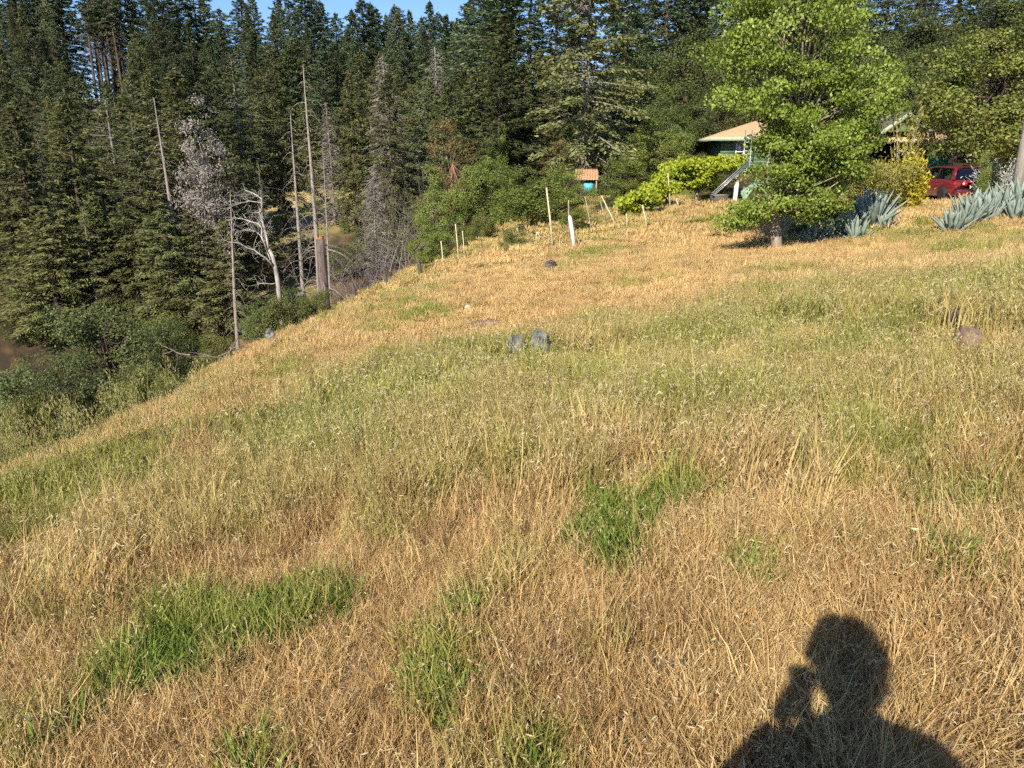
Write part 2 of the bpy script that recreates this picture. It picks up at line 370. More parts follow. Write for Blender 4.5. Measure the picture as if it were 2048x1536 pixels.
# ------------------------------------------------------------------ the ground, one sheet round the camera out to the horizon
def make_ground():
    an = np.concatenate([np.arange(-48, 48, .4), np.arange(48, 312, 3.0)])*math.pi/180; na = len(an)
    rr = np.concatenate([[.25, .6], np.geomspace(.9, 60, 190), np.geomspace(62, 260, 60), [400, 800, 1600, 2600]])
    A, RR = np.meshgrid(an, rr); x = (RR*np.sin(A)).ravel(); y = (RR*np.cos(A)).ravel()
    z = gz(np.clip(x, -280, 280), np.clip(y, -280, 280))
    rad = np.hypot(x, y); z = np.where(rad > 270, z*np.clip(1-(rad-270)/1500, 0, 1)-(rad-270)*.01, z)
    V = np.stack([x, y, z], 1); nr = len(rr)
    i = np.arange(nr-1)[:, None]*na; j = np.arange(na)[None]
    F = np.stack([i+j, i+(j+1) % na, i+na+(j+1) % na, i+na+j], 2).reshape(-1, 4)[:, ::-1]
    mb = MB(); V = np.concatenate([V, [[0, 0, gz1(0, 0)]]]); mb.add(V, F)
    mb.f.append(np.array([[k, (k+1) % na, len(V)-1] for k in range(na)])[:, ::-1]); mb.m.append(np.zeros(na, np.int32))
    m = bpy.data.materials.new('meadow_ground'); t = nodes(m); N = t.nodes; Lk = t.links
    b = N.new('ShaderNodeBsdfPrincipled'); o = N.new('ShaderNodeOutputMaterial'); Lk.new(b.outputs[0], o.inputs[0]); b.inputs['Roughness'].default_value = .95; b.inputs['Specular IOR Level'].default_value = .1
    at = N.new('ShaderNodeAttribute'); at.attribute_name = 'cover'
    tc = N.new('ShaderNodeTexCoord')
    n1 = N.new('ShaderNodeTexNoise'); n1.inputs['Scale'].default_value = 26; n1.inputs['Detail'].default_value = 3; n1.inputs['Roughness'].default_value = .7; Lk.new(tc.outputs['Object'], n1.inputs['Vector'])
    mr = N.new('ShaderNodeMapRange'); mr.inputs['From Min'].default_value = .3; mr.inputs['From Max'].default_value = .7; mr.inputs['To Min'].default_value = .55; mr.inputs['To Max'].default_value = 1.35
    Lk.new(n1.outputs[0], mr.inputs[0])
    vm = N.new('ShaderNodeVectorMath'); vm.operation = 'SCALE'; Lk.new(at.outputs['Color'], vm.inputs[0]); Lk.new(mr.outputs[0], vm.inputs['Scale'])
    Lk.new(vm.outputs[0], b.inputs['Base Color'])
    bp = N.new('ShaderNodeBump'); bp.inputs['Strength'].default_value = .8; bp.inputs['Distance'].default_value = .06; Lk.new(n1.outputs[0], bp.inputs['Height']); Lk.new(bp.outputs[0], b.inputs['Normal'])
    ob = mb.build('ground', m, smooth=True); tag(ob, kind='structure')
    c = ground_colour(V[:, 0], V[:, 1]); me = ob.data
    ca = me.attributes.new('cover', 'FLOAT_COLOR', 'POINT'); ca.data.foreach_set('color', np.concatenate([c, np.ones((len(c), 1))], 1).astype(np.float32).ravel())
    return ob
make_ground()

# ------------------------------------------------------------------ grass: small tufts of real blades, set out by geometry nodes
def blades(mb, rng, n, rad, h0, h1, w0, w1, lean, curl, tint=(0, .8), base=None, fan=0.0):
    a = rng.uniform(0, 2*math.pi, n); r = rad*np.sqrt(rng.uniform(0, 1, n))
    B = np.stack([r*np.cos(a), r*np.sin(a), np.full(n, -.015)], 1) if base is None else base
    L = rng.uniform(h0, h1, n)*rng.uniform(.6, 1, n); az = rng.uniform(0, 2*math.pi, n)
    if fan: az = np.where(rng.uniform(size=n) < fan, a, az)
    D = np.stack([np.cos(az), np.sin(az), np.zeros(n)], 1)
    th = lean*np.abs(rng.normal(0, 1, n)); cu = curl*rng.uniform(.3, 1.3, n); wd = rng.uniform(w0, w1, n)
    fa = az + rng.uniform(-1.2, 1.2, n) + math.pi/2; S = np.stack([np.cos(fa), np.sin(fa), np.zeros(n)], 1)
    P = []; p = B.copy(); ks = [0, .5, 1.0]
    P.append(p)
    for k in range(2):
        an = np.clip(th + cu*(.15+.75*k), 0, 2.4); seg = (ks[k+1]-ks[k])*L
        p = p + D*(np.sin(an)*seg)[:, None] + np.array([0, 0, 1.])*(np.cos(an)*seg)[:, None]; P.append(p)
    V = []
    for k in range(2): V += [P[k]-S*(wd*(1-.12*k)/2)[:, None], P[k]+S*(wd*(1-.12*k)/2)[:, None]]
    V.append(P[2]); V = np.stack(V, 1).reshape(-1, 3)
    i = np.arange(n)*5
    F = np.concatenate([np.stack([i, i+1, i+3], 1), np.stack([i, i+3, i+2], 1), np.stack([i+2, i+3, i+4], 1)])
    tt = rng.uniform(tint[0], tint[1], n); mb.add(V, F, 0, np.repeat(tt, 5))
    return P[2], D, tt
def heads(mb, rng, tips, D, k, ln, wd, drop=.8, spread=.02):
    n = len(tips)
    if n == 0: return
    c = np.repeat(tips, k, 0) + rng.normal(0, spread, (n*k, 3)); d = np.repeat(D, k, 0)*.7 + rng.normal(0, .5, (n*k, 3)) + np.array([0, 0, -drop])
    mb.leaves(c+d*.3*ln, d, rng.normal(0, 1, (n*k, 3)), rng.uniform(.7, 1.2, n*k)*ln, wd, tint=rng.uniform(.9, 1, n*k))
def oat(mb, rng, n, h, sc=1.0):
    for k in range(n):
        az = rng.uniform(0, 6.28); D = np.array([math.cos(az), math.sin(az), 0]); L = h*rng.uniform(.75, 1.1); b = np.array([*rng.normal(0, .06, 2), -.02])
        t = np.linspace(0, 1, 9); bend = rng.uniform(.15, .45)
        P = b + np.outer(t*L, [0, 0, 1]) * 1.0 + np.outer(bend*L*t**2.6, D) - np.outer(.35*bend*L*t**4, [0, 0, 1])
        mb.tube(P, np.linspace(.0022, .0009, 9)*sc, 3, tint=rng.uniform(.2, .7), cap=False)
        for q in range(rng.integers(11, 20)):
            tt = rng.uniform(.6, 1); i = min(7, int(tt*8)); p = P[i]*(1-(tt*8-i)) + P[i+1]*(tt*8-i); a2 = rng.uniform(0, 6.28); ln = rng.uniform(.03, .085)*(1.25-tt)/.5
            e = p + np.array([math.cos(a2)*ln, math.sin(a2)*ln, rng.uniform(-.02, .03)]); e2 = e+np.array([0, 0, -.012])
            mb.tube([p, e*.6+p*.4+[0, 0, .01], e2], .0006*sc, 3, tint=.6, cap=False)
            d = np.array([[rng.normal(0, .25), rng.normal(0, .25), -1]]); nr = rng.normal(0, 1, (1, 3)); l = rng.uniform(.028, .040)*sc
            for z in range(2): mb.leaves(e2[None]+d*l*.5, d, nr if z == 0 else np.cross(nr, d), l, .0095*sc, tint=rng.uniform(.9, 1) if rng.uniform() > .45 else rng.uniform(.25, .6))
        blades(mb, rng, 3, .03, .25, .5, .004, .007, .3, .9, base=np.tile(b, (3, 1)))

TPL = bpy.data.collections.new('grass_templates')
def grassmat(name, inst):
    m = bpy.data.materials.new(name); t = nodes(m); N = t.nodes; Lk = t.links
    at = N.new('ShaderNodeAttribute'); at.attribute_name = 'tint'
    a = N.new('ShaderNodeAttribute'); a.attribute_name = 'col_a'
    if inst:
        a.attribute_type = 'INSTANCER'
        b_ = N.new('ShaderNodeAttribute'); b_.attribute_type = 'INSTANCER'; b_.attribute_name = 'col_b'
        f1 = N.new('ShaderNodeMapRange'); f1.inputs['From Max'].default_value = .8; Lk.new(at.outputs['Fac'], f1.inputs[0])
        m1 = N.new('ShaderNodeMix'); m1.data_type = 'RGBA'; Lk.new(f1.outputs[0], m1.inputs[0]); Lk.new(a.outputs['Color'], m1.inputs[6]); Lk.new(b_.outputs['Color'], m1.inputs[7])
        f2 = N.new('ShaderNodeMath'); f2.operation = 'GREATER_THAN'; f2.inputs[1].default_value = .86; Lk.new(at.outputs['Fac'], f2.inputs[0])
        m2 = N.new('ShaderNodeMix'); m2.data_type = 'RGBA'; Lk.new(f2.outputs[0], m2.inputs[0]); Lk.new(m1.outputs[2], m2.inputs[6]); m2.inputs[7].default_value = (*SEED, 1)
        csrc = m2.outputs[2]
    else: csrc = a.outputs['Color']
    b = N.new('ShaderNodeBsdfPrincipled'); b.inputs['Roughness'].default_value = .65; b.inputs['Specular IOR Level'].default_value = .12; Lk.new(csrc, b.inputs['Base Color'])
    tr = N.new('ShaderNodeBsdfTranslucent'); Lk.new(csrc, tr.inputs[0]); mx = N.new('ShaderNodeMixShader'); mx.inputs[0].default_value = .25
    Lk.new(b.outputs[0], mx.inputs[1]); Lk.new(tr.outputs[0], mx.inputs[2]); o = N.new('ShaderNodeOutputMaterial'); Lk.new(mx.outputs[0], o.inputs[0])
    return m
SEED = (.52, .43, .25)
GM = grassmat('grass_blades', True); GM2 = grassmat('grass_blades_near', False); TID = {}; TARR = []
def template(key, fn):
    mb = MB(); i = len(TARR); fn(mb, np.random.default_rng(i*13+5))
    fs = [f if f.shape[1] == 3 else np.concatenate([f[:, :3], f[:, [0, 2, 3]]]) for f in mb.f]; TARR.append((np.concatenate(mb.v), np.concatenate(fs), np.concatenate(mb.t))); TID.setdefault(key, []).append(i)
    me = mb.mesh('tuft_%02d' % i); me.materials.append(GM)
    o = bpy.data.objects.new('tuft_%02d' % i, me); TPL.objects.link(o)
def t_dry(mb, rng):
    tp, D, _ = blades(mb, rng, 62, .085, .06, .17, .0016, .0036, .40, .7)
    heads(mb, rng, tp[:5], D[:5], 2, .024, .0032, .5, .008)
def t_mat(mb, rng):
    blades(mb, rng, 40, .10, .10, .26, .0018, .0036, .9, .7)
    blades(mb, rng, 12, .08, .05, .12, .002, .004, .5, .5)
def t_mid(mb, rng):
    tp, D, _ = blades(mb, rng, 40, .085, .12, .3, .0025, .005, .3, .8)
    heads(mb, rng, tp[:4], D[:4], 2, .026, .004, .7, .012)
def t_lush(mb, rng):
    blades(mb, rng, 26, .08, .08, .17, .008, .016, .38, .75, fan=.5); blades(mb, rng, 12, .07, .1, .24, .003, .005, .3, .7)
def t_tall(mb, rng):
    tp, D, _ = blades(mb, rng, 46, .12, .16, .46, .003, .0056, .2, .6)
    heads(mb, rng, tp[:9], D[:9], 3, .03, .005, .9, .016)
def t_fshort(mb, rng):
    tp, D, _ = blades(mb, rng, 330, .33, .07, .2, .006, .012, .42, .6); heads(mb, rng, tp[:20], D[:20], 2, .03, .007, .5, .015)
def t_ftall(mb, rng):
    tp, D, _ = blades(mb, rng, 330, .33, .15, .42, .0055, .010, .22, .6); heads(mb, rng, tp[:50], D[:50], 2, .035, .009, .8, .022)
def t_vfar(mb, rng):
    blades(mb, rng, 420, .7, .08, .23, .016, .03, .45, .5)
for _ in range(5): template('dry', t_dry)
for _ in range(3): template('mat', t_mat)
for _ in range(4): template('mid', t_mid)
for _ in range(4): template('lush', t_lush)
for _ in range(4): template('tall', t_tall)
for _ in range(4): template('fshort', t_fshort)
for _ in range(4): template('ftall', t_ftall)
for _ in range(4): template('vfar', t_vfar)
for _ in range(4): template('oat', lambda mb, rng: oat(mb, rng, 2, .85))

def scatter_tree(name):
    g = bpy.data.node_groups.new(name, 'GeometryNodeTree')
    g.interface.new_socket('Geometry', in_out='INPUT', socket_type='NodeSocketGeometry'); g.interface.new_socket('Geometry', in_out='OUTPUT', socket_type='NodeSocketGeometry')
    gi = g.nodes.new('NodeGroupInput'); go = g.nodes.new('NodeGroupOutput')
    ci = g.nodes.new('GeometryNodeCollectionInfo'); ci.inputs['Collection'].default_value = TPL; ci.inputs['Separate Children'].default_value = True; ci.inputs['Reset Children'].default_value = True
    ip = g.nodes.new('GeometryNodeInstanceOnPoints'); ip.inputs['Pick Instance'].default_value = True
    def na(nm, ty):
        k = g.nodes.new('GeometryNodeInputNamedAttribute'); k.data_type = ty; k.inputs['Name'].default_value = nm; return [o for o in k.outputs if o.enabled and o.name == 'Attribute'][0]
    g.links.new(gi.outputs[0], ip.inputs['Points']); g.links.new(ci.outputs[0], ip.inputs['Instance'])
    g.links.new(na('pick', 'INT'), ip.inputs['Instance Index']); g.links.new(na('turn', 'FLOAT_VECTOR'), ip.inputs['Rotation']); g.links.new(na('size', 'FLOAT_VECTOR'), ip.inputs['Scale'])
    g.links.new(ip.outputs[0], go.inputs[0]); return g
GSC = scatter_tree('scatter_grass')
def scatter(name, pts, pick, turn, size, ca, cb, label, cat):
    me = bpy.data.meshes.new(name); me.vertices.add(len(pts)); me.vertices.foreach_set('co', pts.astype(np.float32).ravel())
    me.attributes.new('pick', 'INT', 'POINT').data.foreach_set('value', pick.astype(np.int32))
    me.attributes.new('turn', 'FLOAT_VECTOR', 'POINT').data.foreach_set('vector', turn.astype(np.float32).ravel())
    me.attributes.new('size', 'FLOAT_VECTOR', 'POINT').data.foreach_set('vector', size.astype(np.float32).ravel())
    for nm, c in (('col_a', ca), ('col_b', cb)):
        me.attributes.new(nm, 'FLOAT_COLOR', 'POINT').data.foreach_set('color', np.concatenate([c, np.ones((len(c), 1))], 1).astype(np.float32).ravel())
    o = bpy.data.objects.new(name, me); COL.objects.link(o); md = o.modifiers.new('scatter', 'NODES'); md.node_group = GSC
    return tag(o, label, cat, kind='stuff')
def realise(name, pts, pick, turn, size, ca, cb, label, cat):
    """the near grass as one mesh, its colour set blade by blade"""
    Vs = []; Fs = []; Cs = []; n0 = 0
    cz, sz_ = np.cos(turn[:, 2]), np.sin(turn[:, 2])
    for i in np.unique(pick):
        v, f, t = TARR[i]; s_ = np.where(pick == i)[0]; m_ = len(s_)
        p = v[None]*size[s_][:, None]
        x = p[..., 0]*cz[s_][:, None] - p[..., 1]*sz_[s_][:, None]; y = p[..., 0]*sz_[s_][:, None] + p[..., 1]*cz[s_][:, None]; z = p[..., 2]
        x = x + z*turn[s_, 1][:, None]; y = y - z*turn[s_, 0][:, None]
        P = np.stack([x, y, z], 2) + pts[s_][:, None]
        tt = np.clip(t/.8, 0, 1)[None, :, None]; c = ca[s_][:, None]*(1-tt) + cb[s_][:, None]*tt
        sd = (t > .86)[None, :, None]; c = np.where(sd, np.array(SEED)*(.75+.5*((t*997) % 1))[None, :, None], c)
        Vs.append(P.reshape(-1, 3)); Cs.append(c.reshape(-1, 3)); Fs.append((f[None] + (np.arange(m_)*len(v))[:, None, None]).reshape(-1, 3) + n0); n0 += m_*len(v)
    V = np.concatenate(Vs).astype(np.float32); F = np.concatenate(Fs).astype(np.int32); C = np.concatenate(Cs)
    me = bpy.data.meshes.new(name); me.vertices.add(len(V)); me.vertices.foreach_set('co', V.ravel()); me.loops.add(F.size); me.loops.foreach_set('vertex_index', F.ravel())
    me.polygons.add(len(F)); me.polygons.foreach_set('loop_start', np.arange(0, F.size, 3, dtype=np.int32)); me.update(calc_edges=True)
    me.attributes.new('col_a', 'FLOAT_COLOR', 'POINT').data.foreach_set('color', np.concatenate([C, np.ones((len(C), 1))], 1).astype(np.float32).ravel())
    me.materials.append(GM2); o = bpy.data.objects.new(name, me); COL.objects.link(o); print(name, 'triangles', len(F))
    return tag(o, label, cat, kind='stuff')

CLEARED = [(*(hit(1031, 745)[:2]), .55), (*(hit(1081, 740)[:2]), .6), (*(hit(1930, 725)[:2]), .5), (*(hit(1912, 690)[:2]), .4)]
def grow():
    rng = np.random.default_rng(11)
    bands = [(.9, 2.2, 420), (2.2, 3.6, 330), (3.6, 6.6, 170), (6.6, 9, 19), (9, 14, 15), (14, 24, 12), (24, 48, 3.6)]
    X = []; Y = []; Bn = []
    for k, (a, b, den) in enumerate(bands):
        half = R(42) if a > 2 else R(46)
        n = int(den*half*(b*b-a*a)); r = np.sqrt(rng.uniform(a*a, b*b, n)); t = rng.uniform(-half, half, n)
        X.append(r*np.sin(t)); Y.append(r*np.cos(t)); Bn.append(np.full(n, k))
    x = np.concatenate(X); y = np.concatenate(Y); bn = np.concatenate(Bn); F = fields(x, y)
    inrock = np.zeros(len(x), bool)
    for cx, cy, cr in CLEARED[:3]: inrock |= ((x-cx)**2+(y-cy+.1)**2 < (cr*.45)**2)
    keep = ~inrock & (rng.uniform(size=len(x)) < np.maximum(F['meadow'], np.maximum(F['garden']*.8, 0))) & (F['drive'] < .4) & (rng.uniform(size=len(x)) > F['B']*.8)
    soilp = np.exp(-(((x-1.6)/1.3)**2+((y-30)/1.6)**2)**2); keep &= soilp < .5
    x = x[keep]; y = y[keep]; bn = bn[keep]; F = {k: v[keep] for k, v in F.items()}; n = len(x); r = np.hypot(x, y); u_ = rng.uniform(size=n)
    z = gz(x, y)
    # how tall and how green
    tallband = sstep(3.4, 5.2, r)*(1-sstep(9.6, 11.8, r - x*.25))
    tallband = np.maximum(tallband, sstep(8, 13, x)*sstep(9, 12, r)*(1-sstep(17, 22, r))*.5)
    tallband = tallband*(1-.97*sstep(-1.7, -3.2, x)*sstep(3.8, 5.5, r))
    for cx, cy, cr in CLEARED: tallband = np.where((x-cx)**2+(y-cy)**2 < cr*cr, 0, tallband)
    green = np.clip(np.maximum.reduce([F['G']*(.75+.5*F['noise']), F['S']*.9, F['L'], tallband*(.35+.5*F['noise'])]), 0, 1)
    mott = fbm(x*1.6, y*1.6, 123, 3); green = np.clip(green + .5*sstep(.54, .67, mott - .015*np.clip(x, -2, 2))*(1-F['O']*.7), 0, 1)
    key = np.empty(n, object); near = bn <= 2; midd = (bn == 3) | (bn == 4); far = bn == 5; vf = bn == 6
    key[:] = 'dry'
    key[near & (u_ < .2)] = 'mat'; key[near & (green > .25) & (u_ < green*.8)] = 'mid'; key[near & (F['L'] > .25) & (rng.uniform(size=n) < F['L']*(.35+.9*sstep(.35, .6, F['fine'])))] = 'lush'
    tl = rng.uniform(size=n) < tallband*.85
    key[near & tl] = 'tall'
    key[midd] = 'fshort'; key[midd & tl] = 'ftall'
    key[far] = 'fshort'; key[far & tl] = 'ftall'; key[vf] = 'vfar'
    pick = np.zeros(n, int)
    for k, ids in TID.items():
        s_ = key == k; pick[s_] = np.array(ids)[rng.integers(0, len(ids), s_.sum())]
    # colour of each tuft
    fn = F['fine']
    ca = mix(np.tile(DRY2, (n, 1)), np.tile(DRY, (n, 1)), sstep(.3, .7, fn)); cb = mix(np.tile(DRY, (n, 1)), np.tile(STR, (n, 1)), np.clip(.3+.7*F['noise']+rng.normal(0, .25, n), 0, 1))
    o_ = np.clip(F['O']*.8, 0, 1); ca = mix(ca, np.tile(np.array([.52, .30, .115]), (n, 1)), o_*.7); cb = mix(cb, np.tile(np.array([.70, .49, .215]), (n, 1)), o_*.6)
    g = np.clip(green + rng.normal(0, .2, n), 0, 1)*(rng.uniform(size=n) < .3+.8*green)
    ca = mix(ca, np.tile(GRN*.8, (n, 1)), g); cb = mix(cb, np.tile(GRN*1.55, (n, 1)), g*.85)
    l = (key == 'lush')*1.0; ca = mix(ca, np.tile(LUS*.75, (n, 1)), l); cb = mix(cb, np.tile(LUS*1.5, (n, 1)), l)
    tb = (tallband > .5)*(1-g); cb = mix(cb, np.tile(PALE, (n, 1)), tb*.6)
    gd = np.clip(F['garden']*(1-F['meadow']), 0, 1); ca = mix(ca, np.tile(GRN, (n, 1)), gd*.7); cb = mix(cb, np.tile(PALE*.9, (n, 1)), gd*.7)
    fb = (sstep(10, 16, r)*(1-g))*.55; ca = mix(ca, np.tile(np.array([.56, .36, .15]), (n, 1)), fb); cb = mix(cb, np.tile(np.array([.72, .56, .27]), (n, 1)), fb)
    j = rng.normal(1, .13, (n, 1)); ca = np.clip(ca*j, 0, .9); cb = np.clip(cb*j, 0, .9)
    sz = rng.uniform(.75, 1.25, n)*(1 + .35*(F['noise']-.5)*2)
    flat = 1-.35*np.clip(F['O'], 0, 1)
    size = np.stack([sz, sz, sz*flat*rng.uniform(.8, 1.2, n)], 1)
    lodge = sstep(.46, .62, fbm(x*.7, y*.7, 211, 3)); la = fbm(x*.5, y*.5, 233, 2)*12.0; lm = lodge*rng.uniform(.2, .95, n)*(1-.6*tallband)*(1-sstep(5, 8, r)*.85)
    turn = np.stack([rng.normal(0, .12, n)+lm*np.sin(la), rng.normal(0, .12, n)+lm*np.cos(la), rng.uniform(0, 6.28, n)], 1)
    size[:, 2] /= np.sqrt(1+lm**2)
    pts = np.stack([x, y, z], 1)
    lush = key == 'lush'; tall = key == 'tall'
    for nm, s_, lb, ct in (('dry_grass', near & ~lush & ~tall, 'short dry orange and straw coloured grass of the foreground', 'grass'), ('tall_grass', near & tall, 'taller green and straw grass with pale seed heads beyond the dry foreground', 'grass'),
                       ('broad_leaf_weeds', lush, 'patches of low broad bright green leaves in the foreground grass', 'weeds')):
        realise(nm, pts[s_], pick[s_], turn[s_], size[s_], ca[s_], cb[s_], lb, ct)
    s_ = ~near
    scatter('hillside_grass', pts[s_], pick[s_], turn[s_], size[s_], ca[s_], cb[s_], 'grass over the far part of the sloping meadow up to fence and trees', 'grass')
    # wild oats: thin tall stalks, thickest along the left edge of the slope
    m_ = 2200; r = np.sqrt(rng.uniform(2.6**2, 9**2, m_)); t = rng.uniform(-R(44), R(44), m_); x = r*np.sin(t); y = r*np.cos(t)
    w_ = .05 + .30*sstep(-2.6, -4.4, x)*sstep(3.6, 5, r) + .35*sstep(4.5, 6, r)*(x > 2)*(fbm(x*.6, y*.6, 8, 2) > .5) + .12*sstep(4.2, 5.5, r)
    k = (rng.uniform(size=m_) < w_) & (x > -6.6); x = x[k]; y = y[k]; n = len(x)
    pick = np.array(TID['oat'])[rng.integers(0, 4, n)]; sz = rng.uniform(.6, 1.05, n)*np.where(x < -3, 1.2, .72)
    ca = np.tile(GRN*1.2, (n, 1))*rng.normal(1, .15, (n, 1)); cb = np.tile(PALE, (n, 1))*rng.normal(1, .1, (n, 1))
    scatter('wild_oats', np.stack([x, y, gz(x, y)], 1), pick, np.stack([rng.normal(0, .1, n), rng.normal(0, .1, n), rng.uniform(0, 6.28, n)], 1), np.stack([sz]*3, 1), ca, cb,
            'tall thin wild oat stalks with nodding pale seeds at the left edge of the slope', 'wild oats')
grow()

# ------------------------------------------------------------------ trees
M_BARK = mat('bark', (.10, .075, .055), .9, .45, 3, .9, 14, stretch=(6, 6, 1))
M_BARKG = mat('grey_bark', (.20, .175, .15), .9, .4, 3, .8, 14, stretch=(6, 6, 1))
M_DEAD = mat('dead_wood', (.27, .235, .20), .9, .35, 2, .5, 20, stretch=(6, 6, 1))
M_DEADW = mat('bleached_wood', (.46, .42, .36), .9, .45, 3, .5, 20, stretch=(5, 5, 1))
M_TWIG = mat('dead_twigs', (.21, .185, .165), .95, .3, 2)
M_TWIGP = mat('purple_twigs', (.19, .155, .15), .95, .3, 2)
M_POPBARK = mat('pale_bark', (.27, .23, .17), .85, .45, 4, .6, 18, stretch=(3, 3, 1))
M_MADR = mat('orange_bark', (.25, .14, .085), .7, .35, 3)
L_FIR = leafmat('fir_needles', (.060, .090, .045), (.175, .225, .100), .24, .6, .35)
L_PINE = leafmat('pine_needles', (.080, .105, .042), (.215, .240, .095), .26, .6, .34)
L_OLIVE = leafmat('olive_needles', (.100, .118, .044), (.260, .270, .105), .26, .6, .30)
L_OAK = leafmat('oak_leaves', (.055, .080, .026), (.165, .200, .068), .2, .45, .28)
L_DARK = leafmat('dark_evergreen_leaves', (.066, .094, .028), (.205, .250, .075), .24, .5, .28, .2)
L_BRIGHT = leafmat('bright_leaves', (.095, .135, .026), (.255, .315, .070), .28, .45, .22)
L_POP = leafmat('poplar_leaves', (.115, .170, .022), (.31, .40, .066), .32, .45, .04, .3, c3=(.44, .50, .18))
L_VINE = leafmat('vine_leaves', (.20, .26, .018), (.46, .51, .045), .3, .45, .06)
L_GOLD = leafmat('golden_leaves', (.24, .22, .022), (.66, .55, .05), .28, .45, .08)
L_GOLDG = leafmat('green_gold_leaves', (.13, .15, .026), (.44, .39, .06), .28, .45, .1)
L_BRONZE = leafmat('bronze_leaves', (.10, .085, .03), (.26, .20, .075), .22, .45, .2)
L_SILVER = leafmat('silver_leaves', (.22, .25, .24), (.55, .58, .56), .15, .5, .1)
L_SHRUB = leafmat('shrub_leaves', (.065, .085, .020), (.20, .215, .06), .22, .45, .2)
L_GREYL = leafmat('dead_grey_leaves', (.21, .18, .16), (.38, .35, .315), .15, .7, .1)

def unit(v): return v/(np.linalg.norm(v, axis=-1, keepdims=True)+1e-9)
def trunk_mesh(rng, H, r0, lean=.02, mats=None, sides=9, top=.02, wob=.012, flare=1.35, m=M_BARK):
    t = np.linspace(0, 1, 12); az = rng.uniform(0, 6.28)
    P = np.stack([lean*H*t*math.cos(az)+wob*H*np.sin(t*5+rng.uniform(0, 6))*t*.3, lean*H*t*math.sin(az)+wob*H*np.sin(t*4+rng.uniform(0, 6))*t*.3, H*t], 1)
    rad = r0*(1-t)**.85+top; rad[0] *= flare
    P[0, 2] = -.6
    mb = MB(); mb.tube(P, rad, sides); me = mb.mesh('trunk', True); me.materials.append(m)
    return me, P
def at_h(P, h):
    return np.array([np.interp(h, P[:, 2], P[:, 0]), np.interp(h, P[:, 2], P[:, 1]), h])
def conifer(seed, H, Rm, clear, leaf, nbr=170, per=70, spl=.5, spw=.16, droop=.25, shape=.85, uptip=.15, dead=0.0, irr=.25, barkm=None, r0=None, twigm=None, bare_below=.0):
    rng = np.random.default_rng(seed); r0 = r0 or H*.0135
    tm, P = trunk_mesh(rng, H, r0, rng.uniform(0, .02), m=barkm or M_BARK)
    mb = MB(); lop = rng.uniform(.15, .4); laz = rng.uniform(0, 6.28); gaps = rng.uniform(clear, 1, 3)
    for k in range(nbr):
        f = (k+rng.uniform())/nbr; h = H*(clear*.6 + (1-clear*.6)*f**.9)
        q = (h/H-clear)/(1-clear)
        prof = max(.03, (1-max(q, 0))**shape) * (1 if q > .06 else .75)
        az = k*2.399+rng.uniform(-.5, .5); L = Rm*prof*rng.uniform(1-irr*1.6, 1+irr)*(1+lop*math.cos(az-laz+3*q))+.12
        if min(abs(h/H-gaps)) < .012 and irr > .2: L *= .45
        D = np.array([math.cos(az), math.sin(az), 0]); S = np.array([-D[1], D[0], 0])
        b = at_h(P, h); t = np.linspace(0, 1, 5); elev = .45*(q-.35)
        sp = b + np.outer(L*t, D) + np.outer(L*(elev*t - droop*t**2*(1.2-q) + uptip*t**3), [0, 0, 1])
        isdead = q < 0 or rng.uniform() < dead or q < bare_below*rng.uniform(.5, 1.2)
        mb.tube(sp, np.linspace(.016+.011*L, .006, 5), 3, mat=1, cap=False)
        if isdead:
            n = int(10*L**.7)+2; tt = rng.uniform(.25, 1, n); c = np.stack([np.interp(tt, t, sp[:, i]) for i in range(3)], 1)
            d = D*rng.uniform(.2, 1, (n, 1)) + S*rng.choice([-1, 1], (n, 1))*rng.uniform(.5, 1, (n, 1)) + np.array([0, 0, 1.])*rng.normal(-.3, .4, (n, 1))
            l = rng.uniform(.3, .9, n)*min(L*.35, .8)+.1; mb.leaves(c+unit(d)*(l*.5)[:, None], d, rng.normal(0, 1, (n, 3)), l, .035, mat=1)
            continue
        n = int(per*(.35+.65*prof)*(L/Rm*.6+.5)); tt = np.sqrt(rng.uniform(.03, 1, n))
        c = np.stack([np.interp(tt, t, sp[:, i]) for i in range(3)], 1)
        sg = rng.choice([-1, 1], n); wdt = L*.38*(1.08-tt)*rng.uniform(0, 1, n) + .05
        c = c + S*(sg*wdt)[:, None] + D*(wdt*.35)[:, None] + np.array([0, 0, 1.])*(rng.normal(-.03, .06+.05*L*.3, n) - wdt*.18)[:, None]
        d = D*rng.uniform(.4, 1, (n, 1)) + S*(sg*rng.uniform(.3, 1.1, n))[:, None] + np.array([0, 0, 1.])*rng.normal(-.22, .28, (n, 1))
        nr = np.array([0, 0, 1.]) + rng.normal(0, .55, (n, 3))
        mb.leaves(c, d, nr, spl*rng.uniform(.55, 1.25, n), spw*rng.uniform(.6, 1.3, n), tint=np.clip(rng.beta(2, 2, n)+.15*(tt-.6), 0, 1))
    # leader
    n = 14; c = np.stack([rng.normal(0, .06, n), rng.normal(0, .06, n), H-rng.uniform(-.35, 1.2, n)], 1)+np.array([P[-1, 0], P[-1, 1], 0]); mb.leaves(c, rng.normal(0, .4, (n, 3))+[0, 0, 1], rng.normal(0, 1, (n, 3)), spl, spw)
    me = mb.mesh('crown'); me.materials.append(leaf); me.materials.append(twigm or M_BARK)
    return dict(trunk=tm, crown=me, H=H)
